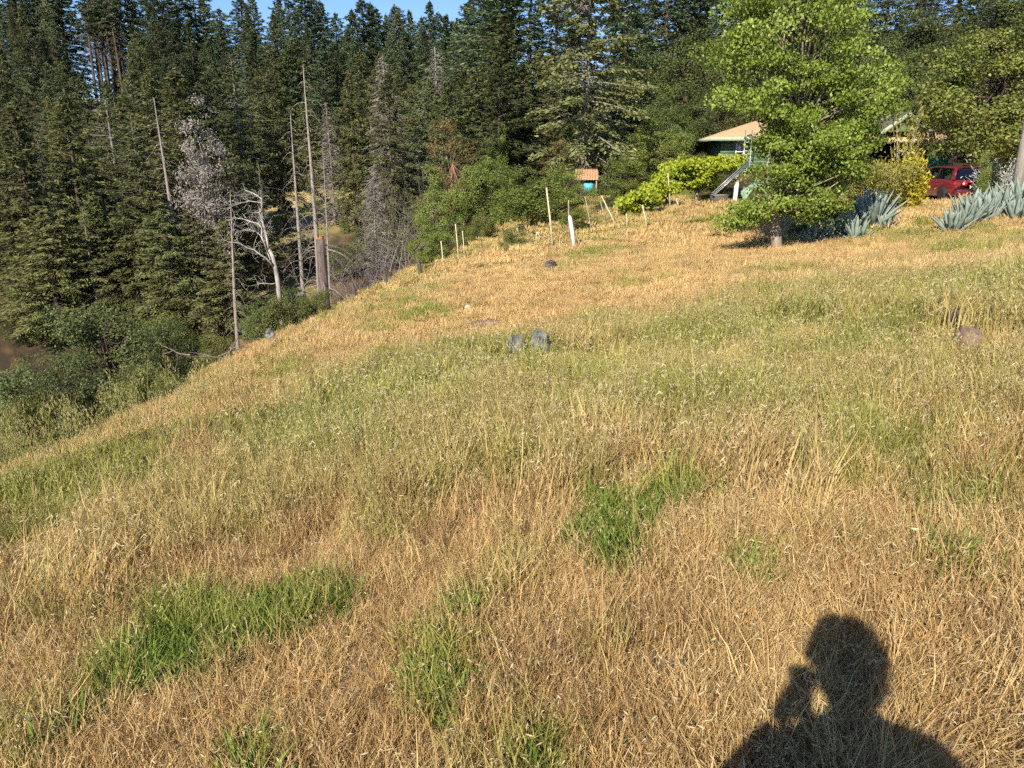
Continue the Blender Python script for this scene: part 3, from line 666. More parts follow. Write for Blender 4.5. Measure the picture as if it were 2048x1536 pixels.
def deadtree(seed, H, Rm, nbr=90, clear=.2, twigs=18, m=M_DEAD, tw=M_TWIG, droop=.5, r0=None, lean=.02, tlen=.9, tw_w=.03, shape=.8):
    rng = np.random.default_rng(seed); tm, P = trunk_mesh(rng, H, r0 or H*.011, lean, m=m, wob=.02)
    mb = MB()
    for k in range(nbr):
        f = (k+rng.uniform())/nbr; h = H*(clear+(1-clear)*f); q = (h/H-clear)/(1-clear)
        L = (Rm*(1-q)**shape*rng.uniform(.35, 1.2))+.15; az = k*2.399+rng.uniform(-.6, .6); D = np.array([math.cos(az), math.sin(az), 0]); S = np.array([-D[1], D[0], 0])
        t = np.linspace(0, 1, 6); sp = at_h(P, h) + np.outer(L*t, D) + np.outer(L*(.25*t-droop*t**2.2+rng.normal(0, .06)*np.sin(t*6)), [0, 0, 1])
        mb.tube(sp, np.linspace(.014+.010*L, .006, 6), 3, mat=0, cap=False)
        n = int(twigs*L/Rm*rng.uniform(.5, 1.3))
        if n < 1: continue
        tt = rng.uniform(.2, 1, n); c = np.stack([np.interp(tt, t, sp[:, i]) for i in range(3)], 1); sg = rng.choice([-1, 1], (n, 1))
        d = D*rng.uniform(.3, 1, (n, 1))+S*sg*rng.uniform(.3, 1, (n, 1))+np.array([0, 0, 1.])*rng.normal(-.35, .35, (n, 1)); l = rng.uniform(.35, 1, n)*tlen*(L/Rm*.5+.5)
        mb.leaves(c+unit(d)*(l*.5)[:, None], d, rng.normal(0, 1, (n, 3)), l, tw_w, mat=1)
    me = mb.mesh('branches'); me.materials.append(m); me.materials.append(tw)
    return dict(trunk=tm, branches=me, H=H)
def grow_bare(mb, rng, p, d, L, r, lev, mat_=0, spread=.55, up=.15, gnarl=.25, kids=3):
    n = 6; P = [p]; dd = d/np.linalg.norm(d)
    for i in range(n):
        dd = unit(dd + rng.normal(0, gnarl, 3)*.5 + np.array([0, 0, up])*.3); P.append(P[-1]+dd*L/n)
    mb.tube(np.array(P), np.linspace(r, r*.55 if lev > 0 else .004, n+1), 6 if r > .04 else 3, mat=mat_, cap=False)
    if lev <= 0: return
    for k in range(kids + int(rng.integers(0, 2))):
        i = int(rng.integers(2, n+1)) if k else n
        nd = unit(dd*.7 + rng.normal(0, spread, 3)); grow_bare(mb, rng, P[i], nd, L*rng.uniform(.5, .75), r*.5, lev-1, mat_, spread, up, gnarl, kids)
def broadleaf(seed, H, rad, leaf, base=.25, ncl=70, per=260, lsz=.11, lw=.07, clr=.75, flat=.75, trunk_r=.16, lean=(0, 0), barkm=None, lobes=None, outw=.5, stems=1, shell=.45, squash=.8):
    """H: crown top, rad: crown radius; lobes: (x, y, z, r) in units of rad / H"""
    rng = np.random.default_rng(seed)
    lobes = lobes or [(0, 0, .5+base*.5, 1.0)]
    cl = []; w_ = np.array([l[3]**2 for l in lobes]); w_ /= w_.sum()
    ch = (1-base)*H/2
    for k in range(ncl):
        lx, ly, lz, lr = lobes[rng.choice(len(lobes), p=w_)]
        v = unit(rng.normal(0, 1, 3)); rr = (shell+(1-shell)*rng.uniform()**.5)*lr
        c = np.array([lx*rad, ly*rad, lz*H]) + v*rr*np.array([rad, rad, ch*squash])
        if c[2] < base*H*.8: c[2] = base*H*.8+rng.uniform(0, .3)
        cl.append((c, v))
    # trunk and limbs
    tb = MB(); top = np.array([lean[0]*H, lean[1]*H, H*.62])
    for s_ in range(stems):
        off = np.array([rng.normal(0, .1), rng.normal(0, .1), 0])*(stems > 1); o2 = np.array([rng.normal(0, .25)*rad, rng.normal(0, .25)*rad, 0])*(stems > 1)
        t = np.linspace(0, 1, 8); P = np.outer(t, top) + off + np.outer(t, o2) + np.stack([np.sin(t*4+seed+s_)*.04*H*t, np.cos(t*3+seed)*.03*H*t, 0*t], 1); P[0, 2] = -.5
        tb.tube(P, trunk_r*(1-.75*t)*(.7 if stems > 1 else 1), 8)
    tm = tb.mesh('trunk', True); tm.materials.append(barkm or M_BARK)
    mb = MB()
    for c, v in cl:
        if rng.uniform() < .6:
            st = P[rng.integers(3, 8)]; mid = st*.5+c*.5+rng.normal(0, .08*rad, 3); mb.tube([st, mid, c], [trunk_r*.22, trunk_r*.12, .008], 3, mat=1, cap=False)
        n = int(per*rng.uniform(.6, 1.3)); q = rng.normal(0, 1, (n, 3)); q = unit(q)*(rng.uniform(.1, 1, (n, 1))**.5)*clr*rng.uniform(.7, 1.25)*np.array([1, 1, flat])
        p = c+q; nr = unit(q)*outw + v*.25 + np.array([0, 0, .45]) + rng.normal(0, .5, (n, 3)); d = rng.normal(0, 1, (n, 3))+np.array([0, 0, -.35])
        d = d - unit(nr)*np.sum(d*unit(nr), 1, keepdims=True)
        tn = np.clip(rng.beta(2, 2.2, n) + rng.normal(0, .1), 0, 1); mb.leaves(p, d, nr, lsz*rng.uniform(.65, 1.25, n), lw*rng.uniform(.7, 1.2, n), tint=tn, fold=.12)
    me = mb.mesh('crown'); me.materials.append(leaf); me.materials.append(barkm or M_BARK)
    return dict(trunk=tm, crown=me, H=H)
def plant(tpl, name, x, y, h=None, rz=0, label=None, group=None, cat='tree', sx=None, tilt=(0, 0), z=None, sink=.1):
    s_ = (h/tpl['H']) if h else 1.0; zz = (gz1(x, y) if z is None else z)-sink
    o = empty(name, (x, y, zz), rz, label, cat, group); o.rotation_euler = (tilt[0], tilt[1], rz)
    o.scale = (s_*(sx or 1), s_*(sx or 1), s_)
    for k in tpl:
        if k != 'H': child(k, tpl[k], o)
    return o
def stand(tpl, name, u, vtop, y, **kw):
    """a tree y metres ahead whose top is seen at pixel (u, vtop)"""
    p = W(u, vtop, y); tilt = kw.get('tilt', (0, 0)); x = p[0]; h = p[2]-gz1(x, y)+.1
    return plant(tpl, name, x, y, h=max(h, 1.0), **kw)

FIR = [conifer(100+i, 20, 4.3+.35*i, .03+.03*i, L_FIR, nbr=210, per=150, spl=.44, spw=.125, droop=.35, shape=[.8, .6, .95, .7][i], irr=.3) for i in range(4)]
PINE = [conifer(200+i, 18, 3.2+.3*i, .10+.05*i, L_PINE, nbr=170, per=150, spl=.42, spw=.115, droop=.25, irr=.42, dead=.05, shape=[.8, .6, .5, .7][i]) for i in range(4)]
OLIV = [conifer(300+i, 14, 2.8+.25*i, .06+.04*i, L_OLIVE, nbr=155, per=160, spl=.33, spw=.095, droop=.42, irr=.48, dead=.10, shape=[.7, .55, .8, .6][i]) for i in range(4)]
THIN = [conifer(400+i, 16, 2.2, .3, L_OLIVE, nbr=105, per=42, spl=.45, spw=.11, droop=.4, irr=.5, dead=.35, shape=.6, barkm=M_BARKG, twigm=M_TWIG) for i in range(2)]
GREY = [deadtree(500+i, 14, 2.5, nbr=200, clear=.06, twigs=55, droop=.55, tlen=.9, tw_w=.045) for i in range(2)]
SNAG = [deadtree(600+i, 16, 1.7, nbr=70, clear=.12, twigs=7, droop=.75, tlen=.6, shape=.35, r0=.20) for i in range(3)]
BURNT = [conifer(700+i, 18, 2.6, .60, L_FIR, nbr=95, per=75, irr=.5, dead=.15) for i in range(2)]
ORD = 'first second third fourth fifth sixth seventh eighth ninth tenth eleventh twelfth thirteenth fourteenth fifteenth sixteenth seventeenth eighteenth nineteenth twentieth'.split()
TENS = ['', '', 'twenty', 'thirty', 'forty', 'fifty', 'sixty', 'seventy']
def ordw(i):
    if i < 20: return ORD[i]
    n = i+1; t, u_ = divmod(n, 10); return (TENS[t]+'ieth').replace('tyieth', 'tieth') if u_ == 0 else TENS[t]+'-'+ORD[u_-1]

rng = np.random.default_rng(3)
def pickone(a): return a[int(rng.integers(0, len(a)))]
# --- skyline on the far ridge
SKY_T = [(-60,-60,150),(-25,-40,150),(10,-45,150),(45,-70,145),(78,-40,155),(104,-65,148),(240,-60,150),(262,-35,155),(290,-60,150),(318,-45,140),(345,-55,148),(382,-35,150),(405,-4,158),(435,18,165),(478,-28,140),(500,-6,155),(548,-8,150),(572,-24,146),(602,-36,140),(622,-6,150),(645,4,158),
         (668,26,165),(700,22,160),(722,2,150),(742,8,158),(757,18,150),(775,30,165),(792,14,152),(816,22,160),(838,36,168),(856,4,150),(874,28,160),(890,32,165),(905,44,168),(930,8,130),(950,-30,120),(970,-18,124),(990,10,140)]
for i, (u, v, y) in enumerate(sorted(SKY_T)):
    stand(FIR[i % 4], 'fir_tree', u+rng.uniform(-4, 4), v, y, rz=rng.uniform(0, 6), label='dark conifer on the far skyline, %s of that row from the left' % ordw(i), group='skyline conifers on the far ridge', sx=rng.uniform(1.05, 1.5))
us = sorted([(rng.uniform(150, 226) if i < 15 else rng.uniform(0, 150)) for i in range(24)])
for i, u in enumerate(us):                                            # thin trunks with sky between them
    stand(BURNT[i % 2], 'bare_trunk_pine', u, rng.uniform(-85, -15), rng.uniform(138, 158), rz=rng.uniform(0, 6), label='thin bare trunked pine against the upper left sky, %s from the left' % ordw(i), group='bare trunked pines with sky between them', sx=.9)
# --- forest on the opposite slope, row behind row
def row(n, u0, u1, y0, y1, v0, v1, kinds, name, what, group, jit=16, sx=(.9, 1.35), skip=None, vj=38):
    L = []
    for i in range(n):
        u = u0 + (u1-u0)*(i+.5)/n + rng.uniform(-jit, jit); y = rng.uniform(y0, y1); v = v0 + (v1-v0)*((u-u0)/(u1-u0)) + rng.uniform(-vj, vj)
        if skip and skip(u, v, y): continue
        L.append((u, v, y))
    for i, (u, v, y) in enumerate(sorted(L)):
        stand(pickone(kinds), name, u, v, y, rz=rng.uniform(0, 6), label='%s, %s of its row from the left' % (what, ordw(i)), group=group, sx=rng.uniform(*sx))
gap = lambda u, v, y: 505 < u < 712
row(30, -80, 1000, 120, 138, 40, 60, FIR+PINE[:2], 'fir_tree', 'dark conifer just below the far ridge', 'conifers below the far ridge', skip=lambda u, v, y: 135 < u < 245)
row(24, 230, 1000, 98, 114, 95, 100, FIR+PINE, 'pine_tree', 'conifer in the middle of the forested slope', 'conifers on the middle slope', sx=(1, 1.4))
row(12, -80, 330, 84, 104, 130, 140, PINE+FIR[:2], 'pine_tree', 'conifer on the left of the middle slope', 'conifers on the left middle slope', sx=(1, 1.5), skip=lambda u, v, y: 135 < u < 245 and v < 150)
row(15, -90, 480, 64, 80, 175, 180, PINE+OLIV, 'pine_tree', 'sunlit olive pine on the left valley side', 'pines on the left valley side', sx=(1.1, 1.6))
row(13, 420, 1000, 90, 97, 190, 170, OLIV+PINE, 'pine_tree', 'olive pine above the clearing', 'pines above the clearing', sx=(1.1, 1.5))
row(12, -90, 480, 50, 60, 285, 300, OLIV, 'pine_tree', 'short olive pine low on the left valley side', 'short pines low on the left', sx=(1.1, 1.7))
row(10, 60, 480, 42, 48, 400, 430, OLIV, 'young_pine', 'young bushy pine in the shade of the ravine', 'young pines in the ravine', sx=(1.3, 1.9))
row(9, 715, 960, 60, 84, 170, 160, OLIV+PINE, 'pine_tree', 'olive pine among the grey dead conifers', 'pines by the dead conifers', sx=(.8, 1.2))
row(10, 960, 1420, 62, 84, -60, -100, FIR, 'fir_tree', 'tall dark fir behind the garden', 'tall firs behind the garden', sx=(1.0, 1.4))
row(12, 1330, 2180, 66, 92, -150, -160, FIR, 'fir_tree', 'tall dark fir behind the house', 'tall firs behind the house', sx=(1.1, 1.6))
row(9, 880, 1150, 52, 64, 150, 120, OLIV+PINE, 'pine_tree', 'olive pine in the mixed wood behind the garden', 'pines in the wood behind the garden', sx=(1.0, 1.4))
# --- single trees that stand out
stand(THIN[0], 'sparse_pine', 465, 118, 70, rz=.4, label='sparse brownish pine with a thin top left of the tallest snag', sx=1.2)
stand(OLIV[1], 'pine_tree', 545, 128, 74, rz=1.2, label='olive green pine in front of the dark ridge, with its trunk showing above the clearing', sx=1.0)
stand(OLIV[0], 'pine_tree', 695, 140, 72, rz=2.2, label='olive green pine right of the tallest grey snag', sx=.95)
stand(THIN[1], 'sparse_pine', 215, 190, 58, rz=2.0, label='sparse olive pine with a long pale trunk at left', sx=1.3)
stand(OLIV[2], 'pine_tree', 120, 190, 52, rz=2.9, label='broad olive pine near the left edge, sunlit down its left side', sx=1.2)
stand(OLIV[0], 'pine_tree', 30, 215, 46, rz=.9, label='olive pine cut by the left edge of the picture', sx=1.3)
stand(SNAG[0], 'dead_snag', 606, 128, 42, rz=.2, label='tallest grey dead snag with drooping bare branches behind the slope edge', sx=.9)
stand(SNAG[1], 'dead_snag', 577, 225, 43, rz=2.4, label='grey dead snag just left of the tallest one', sx=.9)
stand(SNAG[2], 'dead_snag', 317, 195, 47, rz=1.1, label='grey dead snag left of the pale dead tree, rising above dark pines')
stand(SNAG[1], 'dead_snag', 440, 380, 33, rz=4.1, label='leaning grey dead trunk left of the white forked tree', sx=.9, tilt=(0, -.07))
stand(SNAG[0], 'dead_snag', 166, 415, 44, rz=3.3, label='short pale dead conifer in the shade at left', sx=.9)
stand(THIN[0], 'sparse_pine', 262, 230, 55, rz=1.0, label='thin pine with a long pale trunk between the two left snags', sx=1.0)
stand(THIN[1], 'sparse_pine', 70, 260, 48, rz=3.0, label='thin pine with a pale trunk near the left edge', sx=1.0)
stand(SNAG[2], 'dead_snag', 640, 300, 41, rz=5.1, label='slim grey dead trunk directly behind the broken snag', sx=.7)
stand(SNAG[0], 'dead_snag', 515, 330, 60, rz=4.1, label='slim dark trunk at the left end of the clearing', sx=.7)
stand(SNAG[1], 'dead_snag', 905, 395, 52, rz=.1, label='short dead trunk below the bronze tree', sx=.7)
stand(GREY[0], 'dead_conifer', 772, 112, 66, rz=.5, label='grey dead conifer with fine drooping twigs, left one of the grey pair', sx=1.1)
stand(GREY[1], 'dead_conifer', 868, 92, 68, rz=1.5, label='large grey dead conifer with fine twigs, right one of the grey pair', sx=1.25)
stand(GREY[1], 'dead_conifer', 655, 205, 74, rz=2.5, label='grey dead conifer behind the tallest snag', sx=.9)
stand(GREY[0], 'dead_conifer', 742, 330, 46, rz=3.5, label='dead grey conifer leaning over the purplish brush', sx=1.0)
stand(PINE[0], 'pine_tree', 1000, 30, 58, rz=1.9, label='olive conifer with long hanging boughs right of the sky gap', sx=1.3)
_big = conifer(881, 22, 4.4, .16, L_OLIVE, nbr=190, per=165, spl=.5, spw=.17, droop=.3, irr=.5, dead=.09, shape=.3, barkm=M_BARKG, twigm=M_DEAD, r0=.36)
stand(_big, 'pine_tree', 1183, -190, 47, rz=.7, label='big old pine with a thick grey trunk behind the little shed')
# pale dead tree with shrivelled leaves
_pale = broadleaf(41, 9, 1.15, L_GREYL, base=.08, ncl=110, per=90, lsz=.11, lw=.05, clr=.42, shell=.1, barkm=M_DEAD, trunk_r=.12, squash=1.1)
stand(_pale, 'dead_leafy_tree', 387, 205, 47, rz=.3, label='pale grey dead tree still holding shrivelled leaves', sx=1.0)

# broken snag with a bright splintered top
def broken_snag():
    b = W(650, 612, 27.5); t_ = W(640, 478, 27.8); x, y = b[0], b[1]; zb = gz1(x, y)-.4
    o = empty('broken_snag', (x, y, zb), 0, 'thick broken trunk with a bright orange splintered top behind the slope edge', 'tree')
    top = t_-np.array([x, y, zb]); mb = MB(); t = np.linspace(0, 1, 9); P = np.outer(t, top); mb.tube(P, np.linspace(.23, .16, 9), 12); mb.build('trunk', M_BARKG2, o, True)
    r_ = np.random.default_rng(5); mb = MB()
    for k in range(16):
        a = k/16*6.28; c = top+np.array([.11*math.cos(a), .11*math.sin(a), -.05]); h = r_.uniform(.05, .22); mb.tube([c, c+np.array([0, 0, h*.6]), c+np.array([.02*math.cos(a), 0, h])], [.05, .035, .005], 4)
    mb.build('splintered_top', mat('split_wood', (.42, .22, .10), .8, .3, 8), o)
    mb = MB()
    for k in range(14):
        h = r_.uniform(.25, .98); a = r_.uniform(0, 6.28); L = r_.uniform(.5, 1.6); s_ = top*h; D = np.array([math.cos(a), math.sin(a), 0]); tt = np.linspace(0, 1, 5)
        mb.tube(s_+np.outer(tt*L, D)+np.outer(L*(.2*tt-.7*tt**2), [0, 0, 1]), np.linspace(.022, .005, 5), 4)
    mb.build('dead_branches', M_DEAD, o)
M_BARKG2 = mat('snag_bark', (.135, .105, .095), .95, .5, 3, 1.0, 12, stretch=(7, 7, 1))
broken_snag()

# the white forked dead tree: limbs laid out at its own distance
def white_tree():
    Y = 40.0; b = W(560, 592, Y); zb = gz1(b[0], b[1])-.3; o = empty('white_dead_tree', (b[0], b[1], zb), 0, 'white bleached forked dead tree with crooked limbs and fine twigs', 'tree')
    b0 = np.array([b[0], b[1], zb])
    def pl(pts): return np.array([W(u, v, Y+d) for u, v, d in pts])-b0
    r_ = np.random.default_rng(9); mb = MB(); P = pl([(560, 600, 0), (556, 565, 0), (552, 540, -.1), (546, 515, -.1), (538, 498, 0)]); P[0, 2] = -.2; mb.tube(P, [.15, .13, .12, .10, .08], 8); mb.build('trunk', M_WHITE2, o, True)
    limbs = [([(538, 498, 0), (534, 480, .1), (530, 460, .2), (524, 440, .2), (519, 425, .1), (524, 415, 0), (523, 398, -.1), (516, 392, 0), (505, 386, .3), (490, 380, .5)], .085),
             ([(550, 540, 0), (541, 525, -.4), (530, 515, -.6), (519, 508, -.8), (508, 500, -.9), (495, 496, -1.0), (478, 486, -1.2), (458, 484, -1.2)], .075),
             ([(536, 505, 0), (530, 490, -.3), (524, 475, -.4), (523, 455, -.3), (516, 447, -.2), (500, 443, .1), (486, 438, .2), (472, 436, .4), (458, 440, .4)], .06),
             ([(541, 520, 0), (535, 505, .5), (529, 488, .6), (520, 470, .7), (512, 463, .7), (500, 460, .8), (482, 462, .8)], .045),
             ([(519, 425, .1), (510, 424, .3), (505, 427, .4)], .03), ([(523, 405, 0), (512, 404, .3), (500, 402, .4), (482, 406, .5), (466, 412, .5)], .035), ([(556, 565, 0), (545, 568, -.2), (530, 567, -.4), (515, 566, -.5)], .05)]
    for pts, r0 in limbs:
        P = pl(pts); mb = MB(); n = len(P); mb.tube(P, np.linspace(r0, r0*.3, n)*.72, 6)
        for k in range(2, n):
            for q in range(3):
                d = unit((P[k]-P[k-1])*.6/np.linalg.norm(P[k]-P[k-1]) + r_.normal(0, .55, 3)); grow_bare(mb, r_, P[k], d, r_.uniform(.35, .9), .010, 1, 0, .5, 0, .5, 2)
        mb.build('limb', M_WHITE, o)
M_WHITE = mat('white_wood', (.45, .42, .37), .85, .3, 2, .4, 20); M_WHITE2 = mat('white_and_dark_wood', (.16, .12, .10), .9, .3, 1.6, .4, 20, col2=(.55, .52, .47))
white_tree()

# purplish bare brush in front of the garden wood
def brush(name, seed, u, v, y, h, n, label, m, spread=.5, cat='shrub', group=None):
    p = W(u, v, y); x = p[0]; z = gz1(x, y); r_ = np.random.default_rng(seed); o = empty(name, (x, y, z-.1), 0, label, cat, group); mb = MB()
    for k in range(n):
        b = np.array([r_.normal(0, h*.25), r_.normal(0, h*.2), 0]); grow_bare(mb, r_, b, np.array([r_.normal(0, spread), r_.normal(0, spread), 1]), h*r_.uniform(.35, .6), .022, 2, 0, .55, .1, .35, 3)
    mb.build('branches', m, o)
brush('bare_shrub', 1, 735, 500, 44, 6.4, 30, 'purplish grey leafless brush right of the broken snag', M_TWIGP)
brush('bare_shrub', 2, 800, 440, 50, 8.0, 26, 'tall bare grey brush left of the green garden trees', M_TWIG)
brush('bare_shrub', 3, 690, 560, 37, 2.6, 12, 'low grey leafless brush at the foot of the broken snag', M_TWIGP)
brush('bare_shrub', 4, 830, 490, 40, 4.0, 18, 'tangled pale grey brush beside the dark fence-line bush', M_DEAD)
brush('bare_shrub', 5, 610, 560, 38, 2.6, 9, 'grey leafless brush between the white forked tree and the broken snag', M_TWIG)

# --- broad-leaved trees and shrubs
L_MIDG = leafmat('glossy_green_leaves', (.090, .122, .025), (.26, .31, .072), .25, .45, .18, .25)
LB = [(0, 0, .45, .8), (.5, .1, .36, .55), (-.5, -.1, .38, .6), (.1, .4, .62, .5), (-.2, .2, .76, .45), (.25, -.3, .66, .4), (-.1, -.45, .3, .5)]
OAK = [broadleaf(50+i, 8, 3.2, L_OAK, base=.02, ncl=95, per=230, lsz=.13, lw=.085, clr=.72, lobes=LB, trunk_r=.2) for i in range(3)]
DRK = [broadleaf(60+i, 10, 3.4, L_DARK, base=.02, ncl=105, per=230, lsz=.15, lw=.085, clr=.8, lobes=LB, trunk_r=.22) for i in range(3)]
MID = [broadleaf(65+i, 9, 3.4, L_MIDG, base=.02, ncl=105, per=210, lsz=.16, lw=.09, clr=.75, lobes=LB, trunk_r=.2) for i in range(2)]
GRT = [broadleaf(70+i, 5, 2.0, L_BRIGHT, base=.2, ncl=70, per=190, lsz=.10, lw=.065, clr=.55, lobes=LB, trunk_r=.09, stems=3) for i in range(3)]
SHR = [broadleaf(80+i, 2.2, 1.5, L_SHRUB, base=.02, ncl=60, per=190, lsz=.07, lw=.045, clr=.36, lobes=LB, trunk_r=.05, stems=4) for i in range(3)]
MAD = broadleaf(90, 9, 2.8, L_BRONZE, base=.25, ncl=60, per=170, lsz=.14, lw=.08, clr=.7, lobes=LB, trunk_r=.17, barkm=M_MADR)
def bush(tpl, name, u, vtop, y, width, **kw):
    """a bush whose top is at pixel (u, vtop), width pixels wide in the photograph"""
    p = W(u, vtop, y); x = p[0]; h = max(.5, p[2]-gz1(x, y)+.1); s_ = h/tpl['H']
    base = 1.15*(3.2 if tpl in OAK else 3.4 if tpl in DRK or tpl in MID else 2.0 if tpl in GRT else 1.5 if tpl in SHR else 2.8)
    wm = width/FPX*y; return plant(tpl, name, x, y, h=h, sx=wm/(2*base*s_), **kw)
bush(OAK[0], 'oak_tree', 190, 552, 29, 330, rz=.5, label='big rounded evergreen oak in the ravine at lower left')
bush(OAK[1], 'oak_tree', 95, 660, 23, 210, rz=1.5, label='smaller oak in front of the ravine oak, at the left edge')
bush(OAK[2], 'oak_tree', 330, 610, 34, 180, rz=2.5, label='dark oak right of the big ravine oak')
bush(SHR[0], 'shrub', 575, 578, 25.5, 165, rz=.5, label='rounded green shrub on the slope edge left of the broken snag', cat='shrub')
bush(SHR[1], 'shrub', 640, 570, 26, 90, rz=2.0, label='reddish green shrub against the foot of the broken snag', cat='shrub')
bush(SHR[2], 'shrub', 432, 655, 21, 100, rz=1.0, label='low green shrub at the bend of the slope edge', cat='shrub')
bush(SHR[0], 'shrub', 270, 708, 15.5, 150, rz=3.0, label='green brush peeking over the slope edge at lower left', cat='shrub')
bush(SHR[1], 'shrub', 340, 735, 14, 120, rz=4.0, label='low olive brush right of the brush at the lower left slope edge', cat='shrub')
bush(SHR[2], 'shrub', 40, 770, 12.5, 150, rz=5.0, label='dark green brush at the left picture edge above the oats', cat='shrub')
bush(OAK[2], 'oak_tree', 10, 690, 17, 260, rz=3.5, label='dark oak brush filling the lower left corner of the ravine')
bush(DRK[1], 'evergreen_shrub', 1440, 338, 40.5, 150, rz=1.5, label='added dark bush standing in for the shade under the vine arbor', cat='shrub')  # added bush, its dark leaves stand in for the arbor's shade
bush(GRT[0], 'young_tree', 165, 375, 47, 60, rz=5.0, label='small bright green tree among the dark pines at left')
bush(MAD, 'madrone_tree', 905, 205, 45, 150, rz=.4, label='bronze and green tree with a bare orange limb left of the garden')
bush(MID[0], 'evergreen_tree', 880, 320, 41, 130, rz=.9, label='dark glossy evergreen below the bronze tree')
bush(MID[1], 'evergreen_tree', 960, 290, 44, 160, rz=2.9, label='dark evergreen between the bronze tree and the garden')
bush(GRT[1], 'young_tree', 1000, 222, 52, 70, rz=1.9, label='yellow green tree top beside the bare dark trunks')
bush(GRT[2], 'garden_tree', 1065, 318, 34, 230, rz=.6, label='spreading green fruit tree with several stems in the garden')
bush(GRT[0], 'garden_tree', 1135, 322, 38, 130, rz=1.6, label='green fruit tree left of the little shed')
bush(GRT[1], 'garden_tree', 1155, 410, 29, 105, rz=2.6, label='pale green bushy tree behind the white pointed post')
bush(SHR[0], 'garden_shrub', 1030, 452, 28.2, 78, rz=.6, label='dense rounded green shrub in front of the garden soil', cat='shrub')
bush(MID[0], 'evergreen_shrub', 862, 432, 36.5, 110, rz=.6, label='dark green leafy bush behind the fence at the bend', cat='shrub')
bush(SHR[1], 'garden_shrub', 965, 420, 37, 80, rz=3.6, label='bronze green shrub along the garden path', cat='shrub')
bush(SHR[2], 'garden_shrub', 925, 440, 38, 60, rz=4.6, label='small shrub left of the bronze green one by the garden path', cat='shrub')
bush(MID[1], 'bay_tree', 1255, 300, 39, 140, rz=.3, label='grey green bushy tree right of the little shed')
bush(OAK[0], 'bay_tree', 1215, 385, 33.5, 90, rz=4.3, label='low dark green bush in front of the little shed', cat='shrub')
bush(MID[0], 'bay_tree', 1320, 222, 46, 190, rz=1.3, label='rounded sunlit tree left of the green house')
bush(OAK[1], 'bay_tree', 1400, 292, 44, 70, rz=5.3, label='brownish green shrub against the left wall of the house', cat='shrub')
bush(MAD, 'madrone_tree', 1120, 265, 46, 110, rz=2.4, label='bronze leafed tree left of the thick pine trunk')
WALL = [(1235, 120, 55, 190), (1300, 60, 58, 220), (1380, 40, 58, 240), (1440, 150, 54, 180), (1500, 10, 62, 260), (1560, 120, 55, 220), (1620, 30, 60, 260), (1690, -20, 62, 280), (1740, 110, 54, 200), (1790, 40, 57, 220), (1850, 150, 50, 170), (1880, -20, 60, 260), (1930, 190, 47, 170), (2010, -70, 62, 280), (2040, 170, 46, 200), (2120, 20, 52, 260), (2090, 230, 40, 170), (1340, 165, 52, 130)]
for i, (u, v, y, w_) in enumerate(sorted(WALL)):
    bush(DRK[i % 3] if i % 4 else OAK[i % 3], 'evergreen_tree', u, v, y, w_, rz=i*1.1, label='dark evergreen in the tree wall behind the house, %s from the left' % ordw(i), group='dark evergreens behind the house')
# undergrowth on the far slopes
und = []
while len(und) < 78:
    u = rng.uniform(-60, 1010); y = rng.uniform(38, 100); x = ray(u, 500)[0]*y
    f = fields(np.array([x]), np.array([float(y)]))
    if f['clear'][0] > .25 or f['meadow'][0] > .1 or f['garden'][0] > .1 or (x > -9 and y < 52): continue
    und.append((u, y, x))
for i, (u, y, x) in enumerate(sorted(und)):
    h = rng.uniform(1.2, 3.2); t_ = [SHR[i % 3], OAK[i % 3], DRK[i % 3], SHR[(i+1) % 3]][int(rng.integers(0, 4))]
    plant(t_, 'understory_shrub', x, y, h=h, rz=rng.uniform(0, 6), sx=rng.uniform(.9, 1.5), label='low shrub under trees of the far slope, %s from the left' % ordw(i), cat='shrub', group='undergrowth on the far slope')
_oakr = broadleaf(99, 9, 4.0, leafmat('live_oak_leaves', (.075, .10, .02), (.25, .275, .06), .22, .4, .02, c3=(.36, .31, .10)), base=.18, ncl=150, per=220, lsz=.15, lw=.095, clr=.75, lobes=LB, trunk_r=.25)
p_ = W(1985, 22, 37); plant(_oakr, 'live_oak', p_[0]+.9, 37, h=p_[2]-gz1(p_[0], 37)+.2, rz=.5, sx=1.15, label='large rounded live oak with yellowish new leaves above the car')

